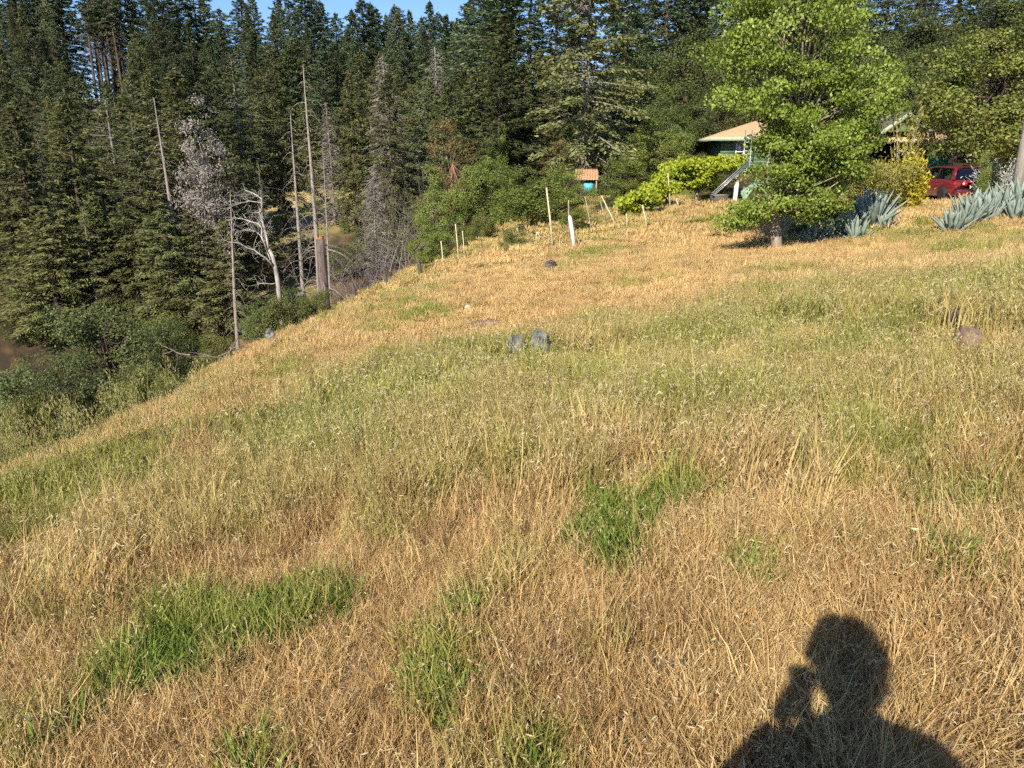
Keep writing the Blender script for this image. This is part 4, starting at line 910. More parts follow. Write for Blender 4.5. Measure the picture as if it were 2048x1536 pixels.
# ------------------------------------------------------------------ the big poplar in front of the house
def poplar():
    b = W(1557, 500, 20.7); x, y = b[0], b[1]; z = gz1(x, y)-.15; b0 = np.array([x, y, z])
    o = empty('poplar_tree', b0, 0, 'large leafy poplar with a pale leaning trunk in front of the house', 'tree'); r_ = np.random.default_rng(21)
    def pl(pts): return np.array([W(u, v, 20.7+d) for u, v, d in pts])-b0
    mb = MB(); P = pl([(1558, 505, 0), (1552, 470, 0), (1547, 440, 0), (1545, 405, 0), (1552, 370, .1), (1566, 335, .2), (1580, 300, .3), (1592, 265, .4), (1600, 220, .4), (1605, 160, .3), (1608, 90, .2), (1608, 20, .2), (1608, -60, .2)]); P[0, 2] = -.3
    mb.tube(P, np.linspace(.16, .03, len(P)), 9)
    P2 = pl([(1546, 420, 0), (1540, 390, -.2), (1535, 350, -.3), (1538, 310, -.3), (1548, 240, -.2), (1560, 150, 0), (1570, 60, 0)]); mb.tube(P2, np.linspace(.09, .015, len(P2)), 7)
    mb.build('trunk', M_POPBARK, o, True)
    lob = [(1600, 60, 150, 120, 2.2, 60), (1520, 110, 110, 70, 1.6, 26), (1690, 130, 110, 90, 1.8, 34), (1610, 195, 170, 60, 2.2, 56), (1730, 210, 70, 60, 1.4, 18), (1490, 185, 55, 35, 1.2, 10), (1632, 285, 110, 48, 1.7, 66), (1588, 345, 52, 45, 1.4, 34), (1655, 335, 80, 45, 1.3, 40), (1592, 250, 62, 46, 1.4, 30), (1700, 270, 60, 45, 1.2, 24),
           (1590, 405, 95, 40, 1.5, 36), (1510, 425, 60, 30, 1.1, 16), (1470, 445, 35, 12, .6, 6), (1650, 400, 40, 35, 1.0, 9), (1680, 30, 100, 60, 1.5, 22), (1500, 25, 80, 50, 1.4, 18), (1600, -60, 130, 60, 1.8, 26), (1440, 110, 30, 18, .7, 5), (1770, 170, 30, 30, .8, 6), (1535, 290, 26, 45, .8, 16), (1528, 350, 22, 22, .7, 8)]
    mb = MB()
    for u, v, ru, rv, dep, n in lob:
        for k in range(n):
            a = unit(r_.normal(0, 1, 3))*r_.uniform(.35, 1.05); c = W(u+a[0]*ru, v-a[2]*rv, 20.7+a[1]*dep)-b0
            if r_.uniform() < .14: continue
            tb = r_.normal(0, .17); m_ = int(r_.uniform(80, 190)); q = unit(r_.normal(0, 1, (m_, 3)))*(r_.uniform(.05, 1, (m_, 1))**.45)*r_.uniform(.25, .55)*np.array([1.1, 1.1, .55])  # random tone per clump imitates top-lit and dark clumps in the leaf colour
            st = P[min(len(P)-1, max(3, int(np.interp(c[2], P[:, 2], np.arange(len(P)))-1)))]
            if r_.uniform() < .8: mb.tube([st, st*.45+c*.55+r_.normal(0, .1, 3), c], [.045, .024, .006], 4, mat=1, cap=False)
            nr = unit(q)*.5 + np.array([0, 0, .35]) + r_.normal(0, .7, (m_, 3)); d = r_.normal(0, .7, (m_, 3))+np.array([0, 0, -.7])
            mb.leaves(c+q, d, nr, r_.uniform(.05, .095, m_), r_.uniform(.045, .08, m_), tint=np.clip(r_.beta(2, 2, m_)*.85+.04+tb, 0, 1), fold=.1)
    mb.build('crown', [L_POP, M_POPBARK], o)
poplar()

# ------------------------------------------------------------------ shed
M_SHINGLE = mat('cedar_shingles', (.34, .185, .09), .85, .3, 3, .6, 6, col2=(.56, .34, .19), stretch=(1.2, 12, 12))
M_TANROOF = mat('tan_shingles', (.50, .33, .17), .85, .3, 4, .6, 8, col2=(.68, .46, .26), stretch=(1.2, 8, 8))
M_GREEN = mat('green_painted_boards', (.06, .115, .065), .8, .3, 3, .3, 10, col2=(.15, .225, .135), stretch=(1, 1, 10))
M_GTRIM = mat('pale_green_trim', (.36, .42, .30), .7, .15, 4)
M_WHITEP = mat('white_paint', (.72, .71, .67), .6, .1, 5)
M_WOOD = mat('weathered_wood', (.36, .30, .22), .85, .35, 4, .5, 20, stretch=(8, 8, 1))
M_PALEW = mat('pale_stake', (.60, .52, .36), .8, .25, 6, .3, 20, stretch=(8, 8, 1))
M_DARKW = mat('dark_post', (.10, .085, .07), .9, .4, 5, .5, 20, stretch=(8, 8, 1))
M_TEAL = mat('teal_paint', (.06, .34, .34), .6, .25, 5, col2=(.12, .52, .60))
M_DARK = mat('dark_interior', (.02, .02, .02), .9, .2)
M_METAL = mat('galvanised_metal', (.55, .56, .57), .4, .15, 6, metal=.7)
M_GLASS = mat('window_glass', (.03, .035, .04), .08, .2, 2, spec=.6)
M_TARP = mat('green_tarp', (.02, .13, .10), .45, .2, 3, .3, 5)
def framed(o, M):                                   # rotate-then-move helper
    pass
def shed():
    c = W(1172, 380, 41); z0 = gz1(c[0], 41); rf = W(1172, 360, 41)[2]; rt = W(1172, 343, 42)[2]
    o = empty('garden_shed', (c[0], 41, z0), -.12, 'tiny garden shed with a cedar shingle roof and a teal wall', 'shed')
    he = rf-z0; hr = rt-z0+.1; w_ = 1.28
    mb = MB(); mb.box((0, .45, he/2-.05), (w_-.22, .9, he-.02)); mb.build('wall', mat('shed_boards', (.10, .085, .07), .9, .4, 5, .4, 12, stretch=(10, 1, 1)), o)
    mb = MB(); mb.box((.12, -.015, he-.36), (.46, .03, .5)); mb.build('teal_panel', M_TEAL, o)
    n = 5; run = 1.0/n
    rfo = MB(); rfo.prism([(-w_/2, -.25, he), (w_/2, -.25, he), (w_/2-.06, .5, hr-.03), (-w_/2+.06, .5, hr-.03)], (0, 0, .02)); rfo.prism([(-w_/2+.06, .5, hr-.03), (w_/2-.06, .5, hr-.03), (w_/2, 1.2, he), (-w_/2, 1.2, he)], (0, 0, .02)); ro = rfo.build('roof', M_WOOD, o)
    for r_i in range(n):
        for k in range(9):
            f = r_i/n; y = -.27+.77*f; zz = he+(hr-he-.02)*f+.03; wk = w_*(1-.09*f)/9; xx = -w_/2*(1-.09*f)+wk*(k+.5)
            mb = MB(); mb.box((xx+((r_i % 2)-.5)*.02, y+.11, zz+.055), (wk-.012, .27, .016), rotx(math.atan2(hr-he, .77)-.02)); mb.build('shingle', M_SHINGLE, ro)
    for sx in (-1, 1):
        mb = MB(); mb.box((sx*(w_/2-.1), -.18, he/2), (.06, .06, he)); mb.build('post', M_WOOD, o)
shed()

# ------------------------------------------------------------------ green house with hipped tan roof
def house():
    Y = 47.5; cl = W(1441, 300, Y); zb = gz1(cl[0], Y)-.3; ez = W(1430, 279, Y)[2]; rz_ = W(1505, 239, 50.5)[2]
    o = empty('green_house', (cl[0], Y, zb), -.10, 'small green house with a tan hipped roof half hidden by the poplar', 'house')
    H = ez-zb; Wd = 8.4; D = 7.0; ov = .75; RZ = rz_-zb
    # front wall built round the window opening
    wx0, wx1 = (1458-1430)/FPX*Y, (1474-1430)/FPX*Y; wz1 = H-.12; wz0 = H-1.12
    m = M_GREEN; t = .15
    bd = .2; nb = int((H+.0)/bd)
    wl = MB(); wl.box((Wd/2, D/2+.1, H/2-.02), (Wd-.3, D-.3, H-.1)); wl.build('wall_core', M_DARK, o)
    wall = MB(); wall.box((Wd/2, D-.06, H/2), (Wd, .12, H)); wall.box((.06, D/2, H/2), (.12, D-.26, H)); wall.box((Wd-.06, D/2, H/2), (.12, D-.26, H)); wo_ = wall.build('wall', m, o)
    for k in range(nb+1):
        z0 = H-(k+1)*bd; zc = z0+bd/2
        segs = [(0, Wd)] if not (zc > wz0 and zc < wz1) else [(0, wx0), (wx1, Wd)]
        for a, b in segs:
            mb = MB(); mb.box(((a+b)/2, .06+.012*0, zc), (b-a, .12, bd-.006), rotx(.03)); mb.build('siding_board', m, wo_)
    wnd = MB(); wnd.box(((wx0+wx1)/2, .09, (wz0+wz1)/2), (wx1-wx0-.02, .02, wz1-wz0-.02)); wi = wnd.build('window', M_GLASS, o)
    fr = MB(); w2 = wx1-wx0; cx = (wx0+wx1)/2
    for xx in (wx0+.03, wx1-.03): fr.box((xx, .0, (wz0+wz1)/2), (.07, .07, wz1-wz0))
    for zz in (wz0+.03, (wz0+wz1)/2-.08, wz1-.03): fr.box((cx, .002, zz), (w2-.14, .066, .06))
    fr.build('window_frame', M_WHITEP, wi)
    sl = MB(); sl.box((cx, -.06, wz0-.03), (w2+.2, .2, .05)); sl.build('window_sill', M_WHITEP, wi)
    ct = MB(); ct.box((cx, .07, wz1-.26), (w2-.16, .01, .42)); ct.build('curtain', mat('curtain_cloth', (.45, .43, .40), .9, .2, 20, stretch=(10, 1, 1)), wi)
    # hip roof
    x0, x1, y0, y1 = -ov, Wd+ov, -ov, D+ov; hy = (y0+y1)/2; hip = min((x1-x0)/2, 3.9)
    E = [(x0, y0, H), (x1, y0, H), (x1, y1, H), (x0, y1, H)]; A = (x0+hip, hy, RZ); B = (x1-hip, hy, RZ)
    rf = MB(); V = np.array(E+[A, B]+[(a, b, c+.10) for a, b, c in E+[A, B]], float)
    rf.add(V[:6], [[0, 1, 2, 3]]); ro = rf.build('roof_underside', M_GTRIM, o)
    rt = MB(); rt.add(V[6:], [[0, 1, 5, 4], [1, 2, 5], [2, 3, 4, 5], [3, 0, 4]]); rt.build('roof', M_TANROOF, o)
    fa = MB()
    fa.box(((x0+x1)/2, y0, H+.01), (x1-x0+.04, .04, .2)); fa.box((x0, (y0+y1)/2, H+.01), (.04, y1-y0-.05, .2)); fa.box((x1, (y0+y1)/2, H+.01), (.04, y1-y0-.05, .2)); fa.build('fascia', M_GTRIM, o)
    # ladder leaning on the eave
    l0 = W(1492, 345, 45.2); x, y = l0[0], l0[1]; zg = gz1(x, y); top = W(1498, 260, 46.3)
    lo = empty('ladder', (x, y, zg), 0, 'pale metal ladder leaning against the eave of the green house', 'ladder'); tp = top-np.array([x, y, zg])
    for s_ in (-1, 1):
        mb = MB(); mb.tube([np.array([s_*.19, 0, 0]), tp+np.array([s_*.19, 0, 0])], .032, 6); mb.build('rail', M_METAL, lo)
    for k in range(1, 11):
        mb = MB(); c = tp*k/11; mb.tube([c+[-.19, 0, 0], c+[.19, 0, 0]], .018, 6); mb.build('rung', M_METAL, lo)
house()

# ------------------------------------------------------------------ second building with gable and open carport
def garage():
    Y = 45.0; a = W(1735, 283, Y); e = W(1918, 288, 44); zb = gz1(25, Y)-.2
    o = empty('carport_building', (a[0], Y, zb), -.06, 'dark open carport with a long low tan roof edge and a green gable above it', 'building')
    L = e[0]-a[0]+.3; H = a[2]-zb
    mb = MB(); mb.prism([(0, 0, H), (L, -.9, H-.12), (L, 5, H+.9), (0, 5, H+1.0)], (0, 0, .14)); mb.build('roof', M_TANROOF, o)
    mb = MB(); mb.tube([(0, -.06, H+.02), (L, -.96, H-.10)], .06, 4); mb.build('fascia', M_WOOD, o)
    mb = MB(); mb.box((L/2, 4.9, H/2), (L-.2, .15, H+.4)); mb.box((.2, 2.6, H/2), (.12, 4.4, H-.1)); mb.build('wall', mat('dark_green_boards', (.035, .06, .04), .8, .3, 3, stretch=(10, 1, 1)), o)
    for xx in (.3, L*.5, L-.3):
        mb = MB(); mb.box((xx, .25-.9*xx/L+.3, H/2-.05), (.13, .13, H-.15)); mb.build('post', M_DARKW, o)
    ap = W(1812, 229, 45)-np.array([a[0], Y, zb]); rt = W(1852, 263, 45)-np.array([a[0], Y, zb]); lf = np.array([2*ap[0]-rt[0], rt[1], rt[2]])
    g = MB(); g.prism([lf, rt, ap], (0, .1, 0)); go = g.build('gable', M_GREEN, o)
    for q, s_ in ((lf, -1), (rt, 1)):
        d = q-ap; mb = MB(); mb.prism([ap+[0, -.35, .12], q*1.0+d*.12+[0, -.35, .12], q+d*.12+[0, -.35, -.14], ap+[0, -.35, -.14]], (0, .06, 0)); mb.build('gable_trim', M_GTRIM, go)
        mb = MB(); mb.prism([ap+[0, -.3, .13], q+d*.12+[0, -.3, .13], q+d*.12+[0, 4, .13], ap+[0, 4, .13]], (0, 0, .03)); mb.build('gable_roof', M_DARKW, go)
garage()
def tarp():
    Y = 40.5; b0 = np.array([W(1880, 380, Y)[0], Y, 0.0]); b0[2] = gz1(b0[0], Y)
    o = empty('green_tarp', b0, 0, 'green tarp stretched behind the car, tied to a leaning wooden post', 'tarp')
    c00 = W(1856, 300, Y)-b0; c10 = W(1901, 307, Y)-b0; c01 = W(1850, 368, Y)-b0; c11 = W(1894, 368, Y)-b0
    n = 10; mb = MB(); V = []
    for i in range(n+1):
        for j in range(n+1):
            s_, t = i/n, j/n; p = (c00*(1-s_)+c10*s_)*(1-t)+(c01*(1-s_)+c11*s_)*t; p = p+np.array([0, .12*math.sin(s_*7+t*5)*.5+.1*math.sin(3*t+6*s_*t), -.12*math.sin(math.pi*s_)*(1-t)]); V.append(p)
    F = [[i*(n+1)+j, i*(n+1)+j+1, (i+1)*(n+1)+j+1, (i+1)*(n+1)+j] for i in range(n) for j in range(n)]
    mb.add(V, np.array(F)); V2 = np.array(V)+[0, .02, 0]; mb.add(V2, np.array(F)[:, ::-1]); mb.build('sheet', M_TARP, o, True)
    t_ = W(1908, 296, Y-.1)-b0; q = W(1893, 372, Y-.1)-b0; q[2] = -.2
    mb = MB(); mb.tube([q, t_], .07, 4); mb.build('post', M_WOOD, o)
tarp()
pp = W(2043, 330, 24); zp = gz1(pp[0], 24)
po = empty('utility_pole', (pp[0], 24, zp), 0, 'grey weathered utility pole at the right edge behind the agaves', 'pole')
mb = MB(); mb.tube([(0, 0, -.5), (0, 0, 3), (0, 0, 7.5)], [.17, .155, .13], 12); mb.build('shaft', mat('grey_pole', (.36, .33, .29), .9, .25, 4, .6, 20, stretch=(8, 8, .6)), po)
mb = MB(); mb.box((0, 0, 7.1), (1.8, .1, .12)); mb.build('crossarm', M_WOOD, po)

# ------------------------------------------------------------------ grape vine on its arbor, boards, net
def arbor():
    Y = 37.0; b0 = W(1400, 400, Y); b0[2] = gz1(b0[0], Y)
    o = empty('grape_arbor', b0, 0, 'rough wooden arbor carrying the yellow green vine beside the house', 'arbor')
    tops = []
    for u, v, d in ((1396, 350, -.4), (1475, 345, -.4), (1340, 360, 0), (1396, 340, 2.2), (1478, 335, 2.2)):
        p = W(u, v, Y+d)-b0; g = gz1(p[0]+b0[0], p[1]+b0[1])-b0[2]-.2; mb = MB(); mb.box((p[0], p[1], (p[2]+g)/2), (.11, .11, p[2]-g)); mb.build('post', M_WOOD, o); tops.append(p)
    for i, j in ((0, 1), (3, 4), (0, 3), (1, 4), (2, 0)):
        mb = MB(); mb.tube([tops[i]+[0, 0, .05], tops[j]+[0, 0, .05]], .05, 4); mb.build('beam', M_WOOD, o)
    r_ = np.random.default_rng(4); v_ = empty('grape_vine', b0+np.array([0, -.2, 0]), 0, 'bright yellow green grape vine spread over the arbor and down the fence', 'vine'); vb = b0+np.array([0, -.2, 0])
    mb = MB(); st = MB()
    lob = [(1400, 335, 75, 16, 1.6, 60), (1350, 345, 40, 22, 1.2, 34), (1450, 326, 42, 15, 1.4, 34), (1375, 362, 45, 20, 1.0, 34), (1325, 378, 38, 18, .9, 26), (1290, 396, 32, 14, .8, 20), (1255, 412, 22, 8, .7, 12), (1415, 360, 20, 20, .7, 12)]
    for u, v, ru, rv, dp, n in lob:
        for k in range(n):
            a = unit(r_.normal(0, 1, 3))*r_.uniform(.3, 1.0); dd = -.5 if u > 1340 else (-3.5 if u > 1300 else -6)
            c = W(u+a[0]*ru, v-a[2]*rv, Y+dd+a[1]*dp)-vb; m_ = 60; q = unit(r_.normal(0, 1, (m_, 3)))*(r_.uniform(.1, 1, (m_, 1))**.5)*.34*np.array([1, 1, .7])
            mb.leaves(c+q, r_.normal(0, .7, (m_, 3))+[0, -.2, -.6], unit(q)*.4+r_.normal(0, .45, (m_, 3))+[0, -.25, .6], r_.uniform(.1, .16, m_), r_.uniform(.09, .14, m_), tint=r_.beta(2, 2, m_), fold=.1)
    mb.build('foliage', L_VINE, v_)
    for u, v, d in ((1396, 370, -.5), (1330, 395, -3.4), (1275, 412, -5.8), (1470, 345, -.4)):
        p = W(u, v-25, Y+d)-vb; g = gz1(p[0]+vb[0], p[1]+vb[1])-vb[2]-.1; mb = MB(); mb.tube([(p[0], p[1], g), (p[0]+.1, p[1], (g+p[2])*.4), (p[0]-.05, p[1], p[2])], [.05, .04, .03], 6); mb.build('stem', M_BARK, v_)
arbor()
def boards():
    a = W(1425, 389, 33.4); b = W(1497, 324, 34.6); zg = gz1(a[0], a[1])
    o = empty('metal_channel', a, 0, 'long grey metal channel leaning at a slant against the vine arbor', 'plank'); d = b-a; mb = MB(); n_ = unit(np.cross(d, [0, 1, 0])); w_ = .075
    mb.prism([-n_*w_, n_*w_, n_*w_+d, -n_*w_+d], (0, .03, 0)); mb.prism([n_*w_+[0, -.07, 0], n_*w_*.8+[0, -.07, 0], n_*w_*.8+d+[0, -.07, 0], n_*w_+d+[0, -.07, 0]], (0, .07, 0)); mb.prism([-n_*w_+[0, -.07, 0], -n_*w_*.8+[0, -.07, 0], -n_*w_*.8+d+[0, -.07, 0], -n_*w_+d+[0, -.07, 0]], (0, .07, 0)); mb.build('channel', M_METAL, o)
    p = W(1440, 400, 33.6); g = gz1(p[0], p[1]); o = empty('wooden_box', (p[0], p[1], g), .2, 'dark wooden box under the lower end of the metal channel', 'box'); h = W(1440, 390, 33.6)[2]-g
    mb = MB(); mb.box((0, .1, h/2-.02), (.62, .5, h), None, bev=.02); mb.build('crate', M_DARKW, o); mb = MB(); mb.box((0, .1, h-.0), (.66, .54, .03)); mb.build('lid', M_WOOD, o)
    for (u1, v1, u2, v2, lb) in ((1471, 372, 1467, 414, 'left of two white boards standing upright in the grass by the arbor'), (1476, 367, 1471, 413, 'right of two white boards standing upright in the grass by the arbor')):
        t_ = W(u1, v1, 33); q = W(u2, v2, 33); q[2] = gz1(q[0], q[1])-.15; o = empty('white_board', q, 0, lb, 'board'); d = t_-q; mb = MB(); mb.prism([(-.04, 0, 0), (.04, 0, 0), d+[.04, 0, 0], d+[.0, 0, .07], d+[-.04, 0, 0]], (0, .03, 0)); mb.build('plank', M_WHITEP, o)
    # draped green net
    p = W(1510, 392, 33.5); g = gz1(p[0], p[1]); o = empty('garden_net', (p[0], p[1], g), 0, 'pale green garden net draped over a low frame behind the poplar branches', 'net'); r_ = np.random.default_rng(6)
    mb = MB(); V = []; n = 12
    for i in range(n+1):
        for j in range(n+1):
            s_, t = i/n*2-1, j/n*2-1; h = max(0, 1.05-.55*abs(s_)**1.3-.25*abs(t)+.07*math.sin(5*s_+3*t)+.05*math.sin(9*t)); V.append((s_*.62, t*.45, h))
    F = np.array([[i*(n+1)+j, (i+1)*(n+1)+j, (i+1)*(n+1)+j+1, i*(n+1)+j+1] for i in range(n) for j in range(n)]); mb.add(V, F); mb.add(np.array(V)-[0, 0, .02], F[:, ::-1]); mb.build('net', mat('net_cloth', (.20, .30, .20), .7, .35, 4), o, True)
    for sx in (-.5, 0, .5):
        mb = MB(); mb.tube([(sx, 0, -.1), (sx, 0, .98-.5*abs(sx)**1.3)], .02, 6); mb.build('hoop_leg', M_METAL, o)
boards()

# ------------------------------------------------------------------ fence posts and stakes
POSTS = [ # u top, v top, u bottom, v bottom, distance, radius, material, label
 (1093,375,1106,492,26,.035,'P','tall pale leaning stake left of the white pointed post'), (1139,430,1149,503,24.5,.07,'W','thick white pointed post on the meadow edge'), (1137,400,1138,482,27,.022,'G','thin grey stake just behind the white pointed post'),
 (1170,393,1184,472,28,.022,'G','thin grey stake right of the white pointed post'), (1203,392,1237,468,28,.028,'P','pale pole leaning far to the left in front of the garden'), (1201,403,1211,458,30,.022,'G','thin stake behind the far leaning pole'),
 (1253,428,1254,456,29,.025,'P','short pale stake below the vine'), (1285,410,1294,466,28,.03,'P','pale stake under the low end of the vine'), (1352,397,1359,422,32,.035,'P','pale stake right of the vine\'s low end, near the crest'),
 (1336,346,1343,372,33,.03,'P','pale stake poking out through the vine'),
 (704,566,713,607,35,.09,'D','dark fence post nearest the broken snag'), (769,548,777,590,34,.09,'D','second dark fence post up from the broken snag'), (836,518,844,570,33,.095,'D','thick dark fence post at the lower fence, right of the second'),
 (882,482,888,550,33.3,.03,'P','pale thin stake beside the thick dark fence post'), (865,520,867,548,34,.025,'D','short dark stake left of the pale thin stake'), (910,514,917,542,32.5,.07,'D','stubby dark post in the fence'), (911,448,918,540,33.5,.028,'P','tallest pale stake of the lower fence'),
 (925,462,929,512,35,.025,'P','pale stake behind the tallest one of the lower fence'), (962,475,965,510,34,.025,'D','thin dark stake on the garden grass'), (1034,456,1040,500,28.5,.022,'P','thin stake in front of the rounded garden shrub'),
 (1074,464,1070,500,28,.025,'P','left leg of the pair of crossed stakes by the garden soil'), (1075,464,1086,500,28,.025,'P','right leg of the pair of crossed stakes by the garden soil'),
]
PM = {'P': M_PALEW, 'W': M_WHITEP, 'G': M_WOOD, 'D': M_DARKW}
for u1, v1, u2, v2, y, r, k, lb in POSTS:
    q = W(u2, v2, y); t_ = W(u1, v1, y); q = np.array([q[0], y, gz1(q[0], y)]); d = t_-q
    o = empty('fence_post', q, 0, lb, 'post', 'fence posts and stakes between meadow and garden')
    mb = MB(); pts = [d*-.06, d*.5+np.array([.01, 0, 0]), d*.93, d]; mb.tube(pts, [r, r*.95, r*.9, r*(.15 if k == 'W' else .75)], 7); mb.build('shaft', PM[k], o)
    mb = MB(); c = d*.8; mb.tube([c+[-r*1.15, 0, 0], c+[0, -r*1.15, .01], c+[r*1.15, 0, 0], c+[0, r*1.15, 0], c+[-r*1.15, 0, 0]], .006, 4); mb.build('wire_tie', M_METAL, o)
def wire():
    idx = [10, 11, 12, 13, 16, 1]; P = []
    for i in idx:
        u1, v1, u2, v2, y, r, k, lb = POSTS[i]; q = W(u2, v2, y); P.append(np.array([q[0], y, gz1(q[0], y)]))
    o = empty('wire_fence', P[0], 0, 'thin rusty wire fence running along the dark posts of the lower meadow edge', 'fence')
    for h in (.25, .55, .85):
        mb = MB()
        pts = []
        for a, b in zip(P[:-1], P[1:]):
            for t in np.linspace(0, 1, 8)[:-1]: p = a*(1-t)+b*t; pts.append([p[0], p[1], gz1(p[0], p[1])*.6+p[2]*.4+h])
        pts.append(P[-1]+[0, 0, h]); mb.tube(np.array(pts)-P[0], .005, 3, cap=False); mb.build('wire', M_DARKW, o)
wire()

# ------------------------------------------------------------------ agaves
def agave_leaf(seed):
    r_ = np.random.default_rng(seed); n = 9; mb = MB(); V = []; bend = r_.uniform(-.10, .16); tw = r_.uniform(-.1, .1)
    for i in range(n+1):
        t = i/n; w_ = .095*(0.62+1.1*t-1.72*t**2.6 if t < .98 else .01) if t < 1 else .002; w_ = max(w_, .004); th = .035*(1-t)**.8+.004; ch = .35*w_
        for s_, q in ((-1, ch), (-.5, ch*.2), (0, -.1*ch), (.5, ch*.2), (1, ch), (.5, -th), (0, -th*1.4), (-.5, -th)): V.append((s_*w_, q + bend*t*t + tw*s_*w_*t, t))
    F = [[i*8+k, i*8+(k+1) % 8, (i+1)*8+(k+1) % 8, (i+1)*8+k] for i in range(n) for k in range(8)]; mb.add(V, np.array(F)); me = mb.mesh('leaf', True); me.materials.append(M_AGAVE)
    return me
M_AGAVE = mat('agave_skin', (.14, .19, .155), .62, .2, 4, col2=(.31, .37, .31), spec=.3)
AL = [agave_leaf(i) for i in range(5)]
M_AGDRY = mat('dry_agave_leaf', (.24, .18, .10), .85, .3, 5, .4, 12, col2=(.42, .33, .20)); ALD = []
for _m in AL: _c = _m.copy(); _c.materials.clear(); _c.materials.append(M_AGDRY); ALD.append(_c)
def agave(u, v, y, size, n, label, seed):
    p = W(u, v, y); r_ = np.random.default_rng(seed); z = gz1(p[0], y); o = empty('agave_plant', (p[0], y, z-.05), r_.uniform(0, 6), label, 'agave', 'blue grey agaves')
    for k in range(n):
        f = k/(n-1); az = k*2.399+r_.uniform(-.15, .15); el = R(84-66*f**1.1+r_.uniform(-6, 6)); L = .95*size*(.78+.3*math.sin(math.pi*min(1, f*.9+.1)))*r_.uniform(.85, 1.1)
        dry = f > .72 and r_.uniform() < .35
        if dry: el = R(r_.uniform(2, 16)); L *= .8
        l = child('leaf', (ALD if dry else AL)[int(r_.integers(0, 5))], o); d = Vector((math.cos(az)*math.cos(el), math.sin(az)*math.cos(el), math.sin(el)))
        up = Vector((-math.cos(az)*math.sin(el), -math.sin(az)*math.sin(el), math.cos(el))); x = up.cross(d); M = Matrix((x, up, d)).transposed()
        l.rotation_euler = M.to_euler(); l.scale = (L*1.15, L, L); l.location = (math.cos(az)*.05, math.sin(az)*.05, .02)
AG = [(1737,455,23,1.35,34,'largest agave of the left clump, with spread sword leaves below the golden shrub'), (1695,468,22.3,.85,26,'agave left of the largest one in the left clump'), (1655,476,22,.75,24,'shaded agave behind the poplar trunk'), (1625,484,21.6,.6,20,'small agave nearest the poplar trunk'), (1712,480,21.2,.7,22,'low pale agave in front of the left clump'),
      (1772,452,22.5,.6,18,'small agave at the right end of the left clump'),
      (1905,462,19.6,.72,26,'low agave at the left end of the right clump'), (1935,455,20.2,.85,26,'agave second from the left in the right clump'), (1970,447,20.6,.9,26,'agave in the middle of the right clump'), (1945,432,22,.95,24,'agave at the back of the right clump below the car bumper'),
      (2008,436,21,1.0,28,'tall agave right of the middle of the right clump'), (2045,428,21.2,1.15,28,'tallest agave at the right edge of the picture'), (2030,452,20,.75,22,'low agave at the front right of the right clump'), (1990,418,23,.95,24,'agave behind the tall ones, in front of the leafy bush')]
for i, a in enumerate(AG): agave(*a, 700+i)

# ------------------------------------------------------------------ golden shrubs and other plants round the drive
def canes(name, u, v, y, h, spread, n, leaf, label, seed, lsz=.16, cone=False, per=46, cat='shrub'):
    p = W(u, v, y); z = gz1(p[0], y); o = empty(name, (p[0], y, z-.05), 0, label, cat); r_ = np.random.default_rng(seed); mb = MB(); st = MB()
    for k in range(n):
        a = r_.uniform(0, 6.28); rr = spread*math.sqrt(r_.uniform()); hh = h*r_.uniform(.6, 1.05)*(1-.55*(rr/spread)**1.5 if cone else 1); b = np.array([rr*.3*math.cos(a), rr*.3*math.sin(a), 0]); e = np.array([rr*math.cos(a), rr*math.sin(a), hh]); t = np.linspace(0, 1, 7)
        P = b+np.outer(t, e-b)+np.outer(np.sin(t*math.pi/2)**2*t*0, [0, 0, 1])-np.outer((t**3)*.12*hh, [0, 0, 1])+np.outer(t**3*.25*spread*(0 if cone else 1), [math.cos(a), math.sin(a), 0]); st.tube(P, np.linspace(.014, .003, 7), 3, cap=False)
        tt = r_.uniform(.12, 1, per); c = np.stack([np.interp(tt, t, P[:, i]) for i in range(3)], 1)+r_.normal(0, .11, (per, 3))
        mb.leaves(c, r_.normal(0, .6, (per, 3))+[0, 0, .25], r_.normal(0, 1, (per, 3)), lsz*r_.uniform(.6, 1.2, per), lsz*.30, tint=r_.beta(2, 2, per))
    mb.build('foliage', leaf, o); st.build('canes', M_PALEW, o)
canes('golden_shrub', 1816, 395, 27.5, 2.6, .56, 130, L_GOLD, 'brilliant golden yellow pointed shrub left of the red car', 31, .17, True, 60)
canes('golden_shrub', 1775, 398, 27.2, 1.95, .8, 120, L_GOLDG, 'greenish gold leafy shrub between the two agave clumps', 32, .14, False, 50)
canes('golden_shrub', 1728, 405, 26.5, 1.9, .85, 110, L_GOLDG, 'greenish gold shrub behind the largest agave', 33, .14, False, 50)
canes('bamboo', 1795, 395, 29, 4.3, .5, 20, L_GOLDG, 'tall thin green gold bamboo canes rising behind the golden shrub', 34, .2, False, 34, 'bamboo')
canes('bamboo', 1872, 380, 41.5, 5.2, 1.0, 22, L_GOLDG, 'arching bamboo canes in front of the carport roof', 35, .2, False, 34, 'bamboo')
canes('silver_shrub', 1995, 355, 31, 1.9, 1.0, 42, L_SILVER, 'silvery grey shrub behind the red car at the right', 36, .13, False, 34)
bush(GRT[2], 'leafy_bush', 1988, 288, 28.5, 62, rz=.8, label='loose green bush between the car and the utility pole', cat='shrub')
bush(SHR[1], 'leafy_bush', 1660, 395, 25.5, 90, rz=.8, label='dark brownish bush in the shade behind the poplar', cat='shrub')
bush(SHR[0], 'leafy_bush', 1600, 440, 23.5, 60, rz=2.8, label='shaded bush behind the poplar trunk', cat='shrub')

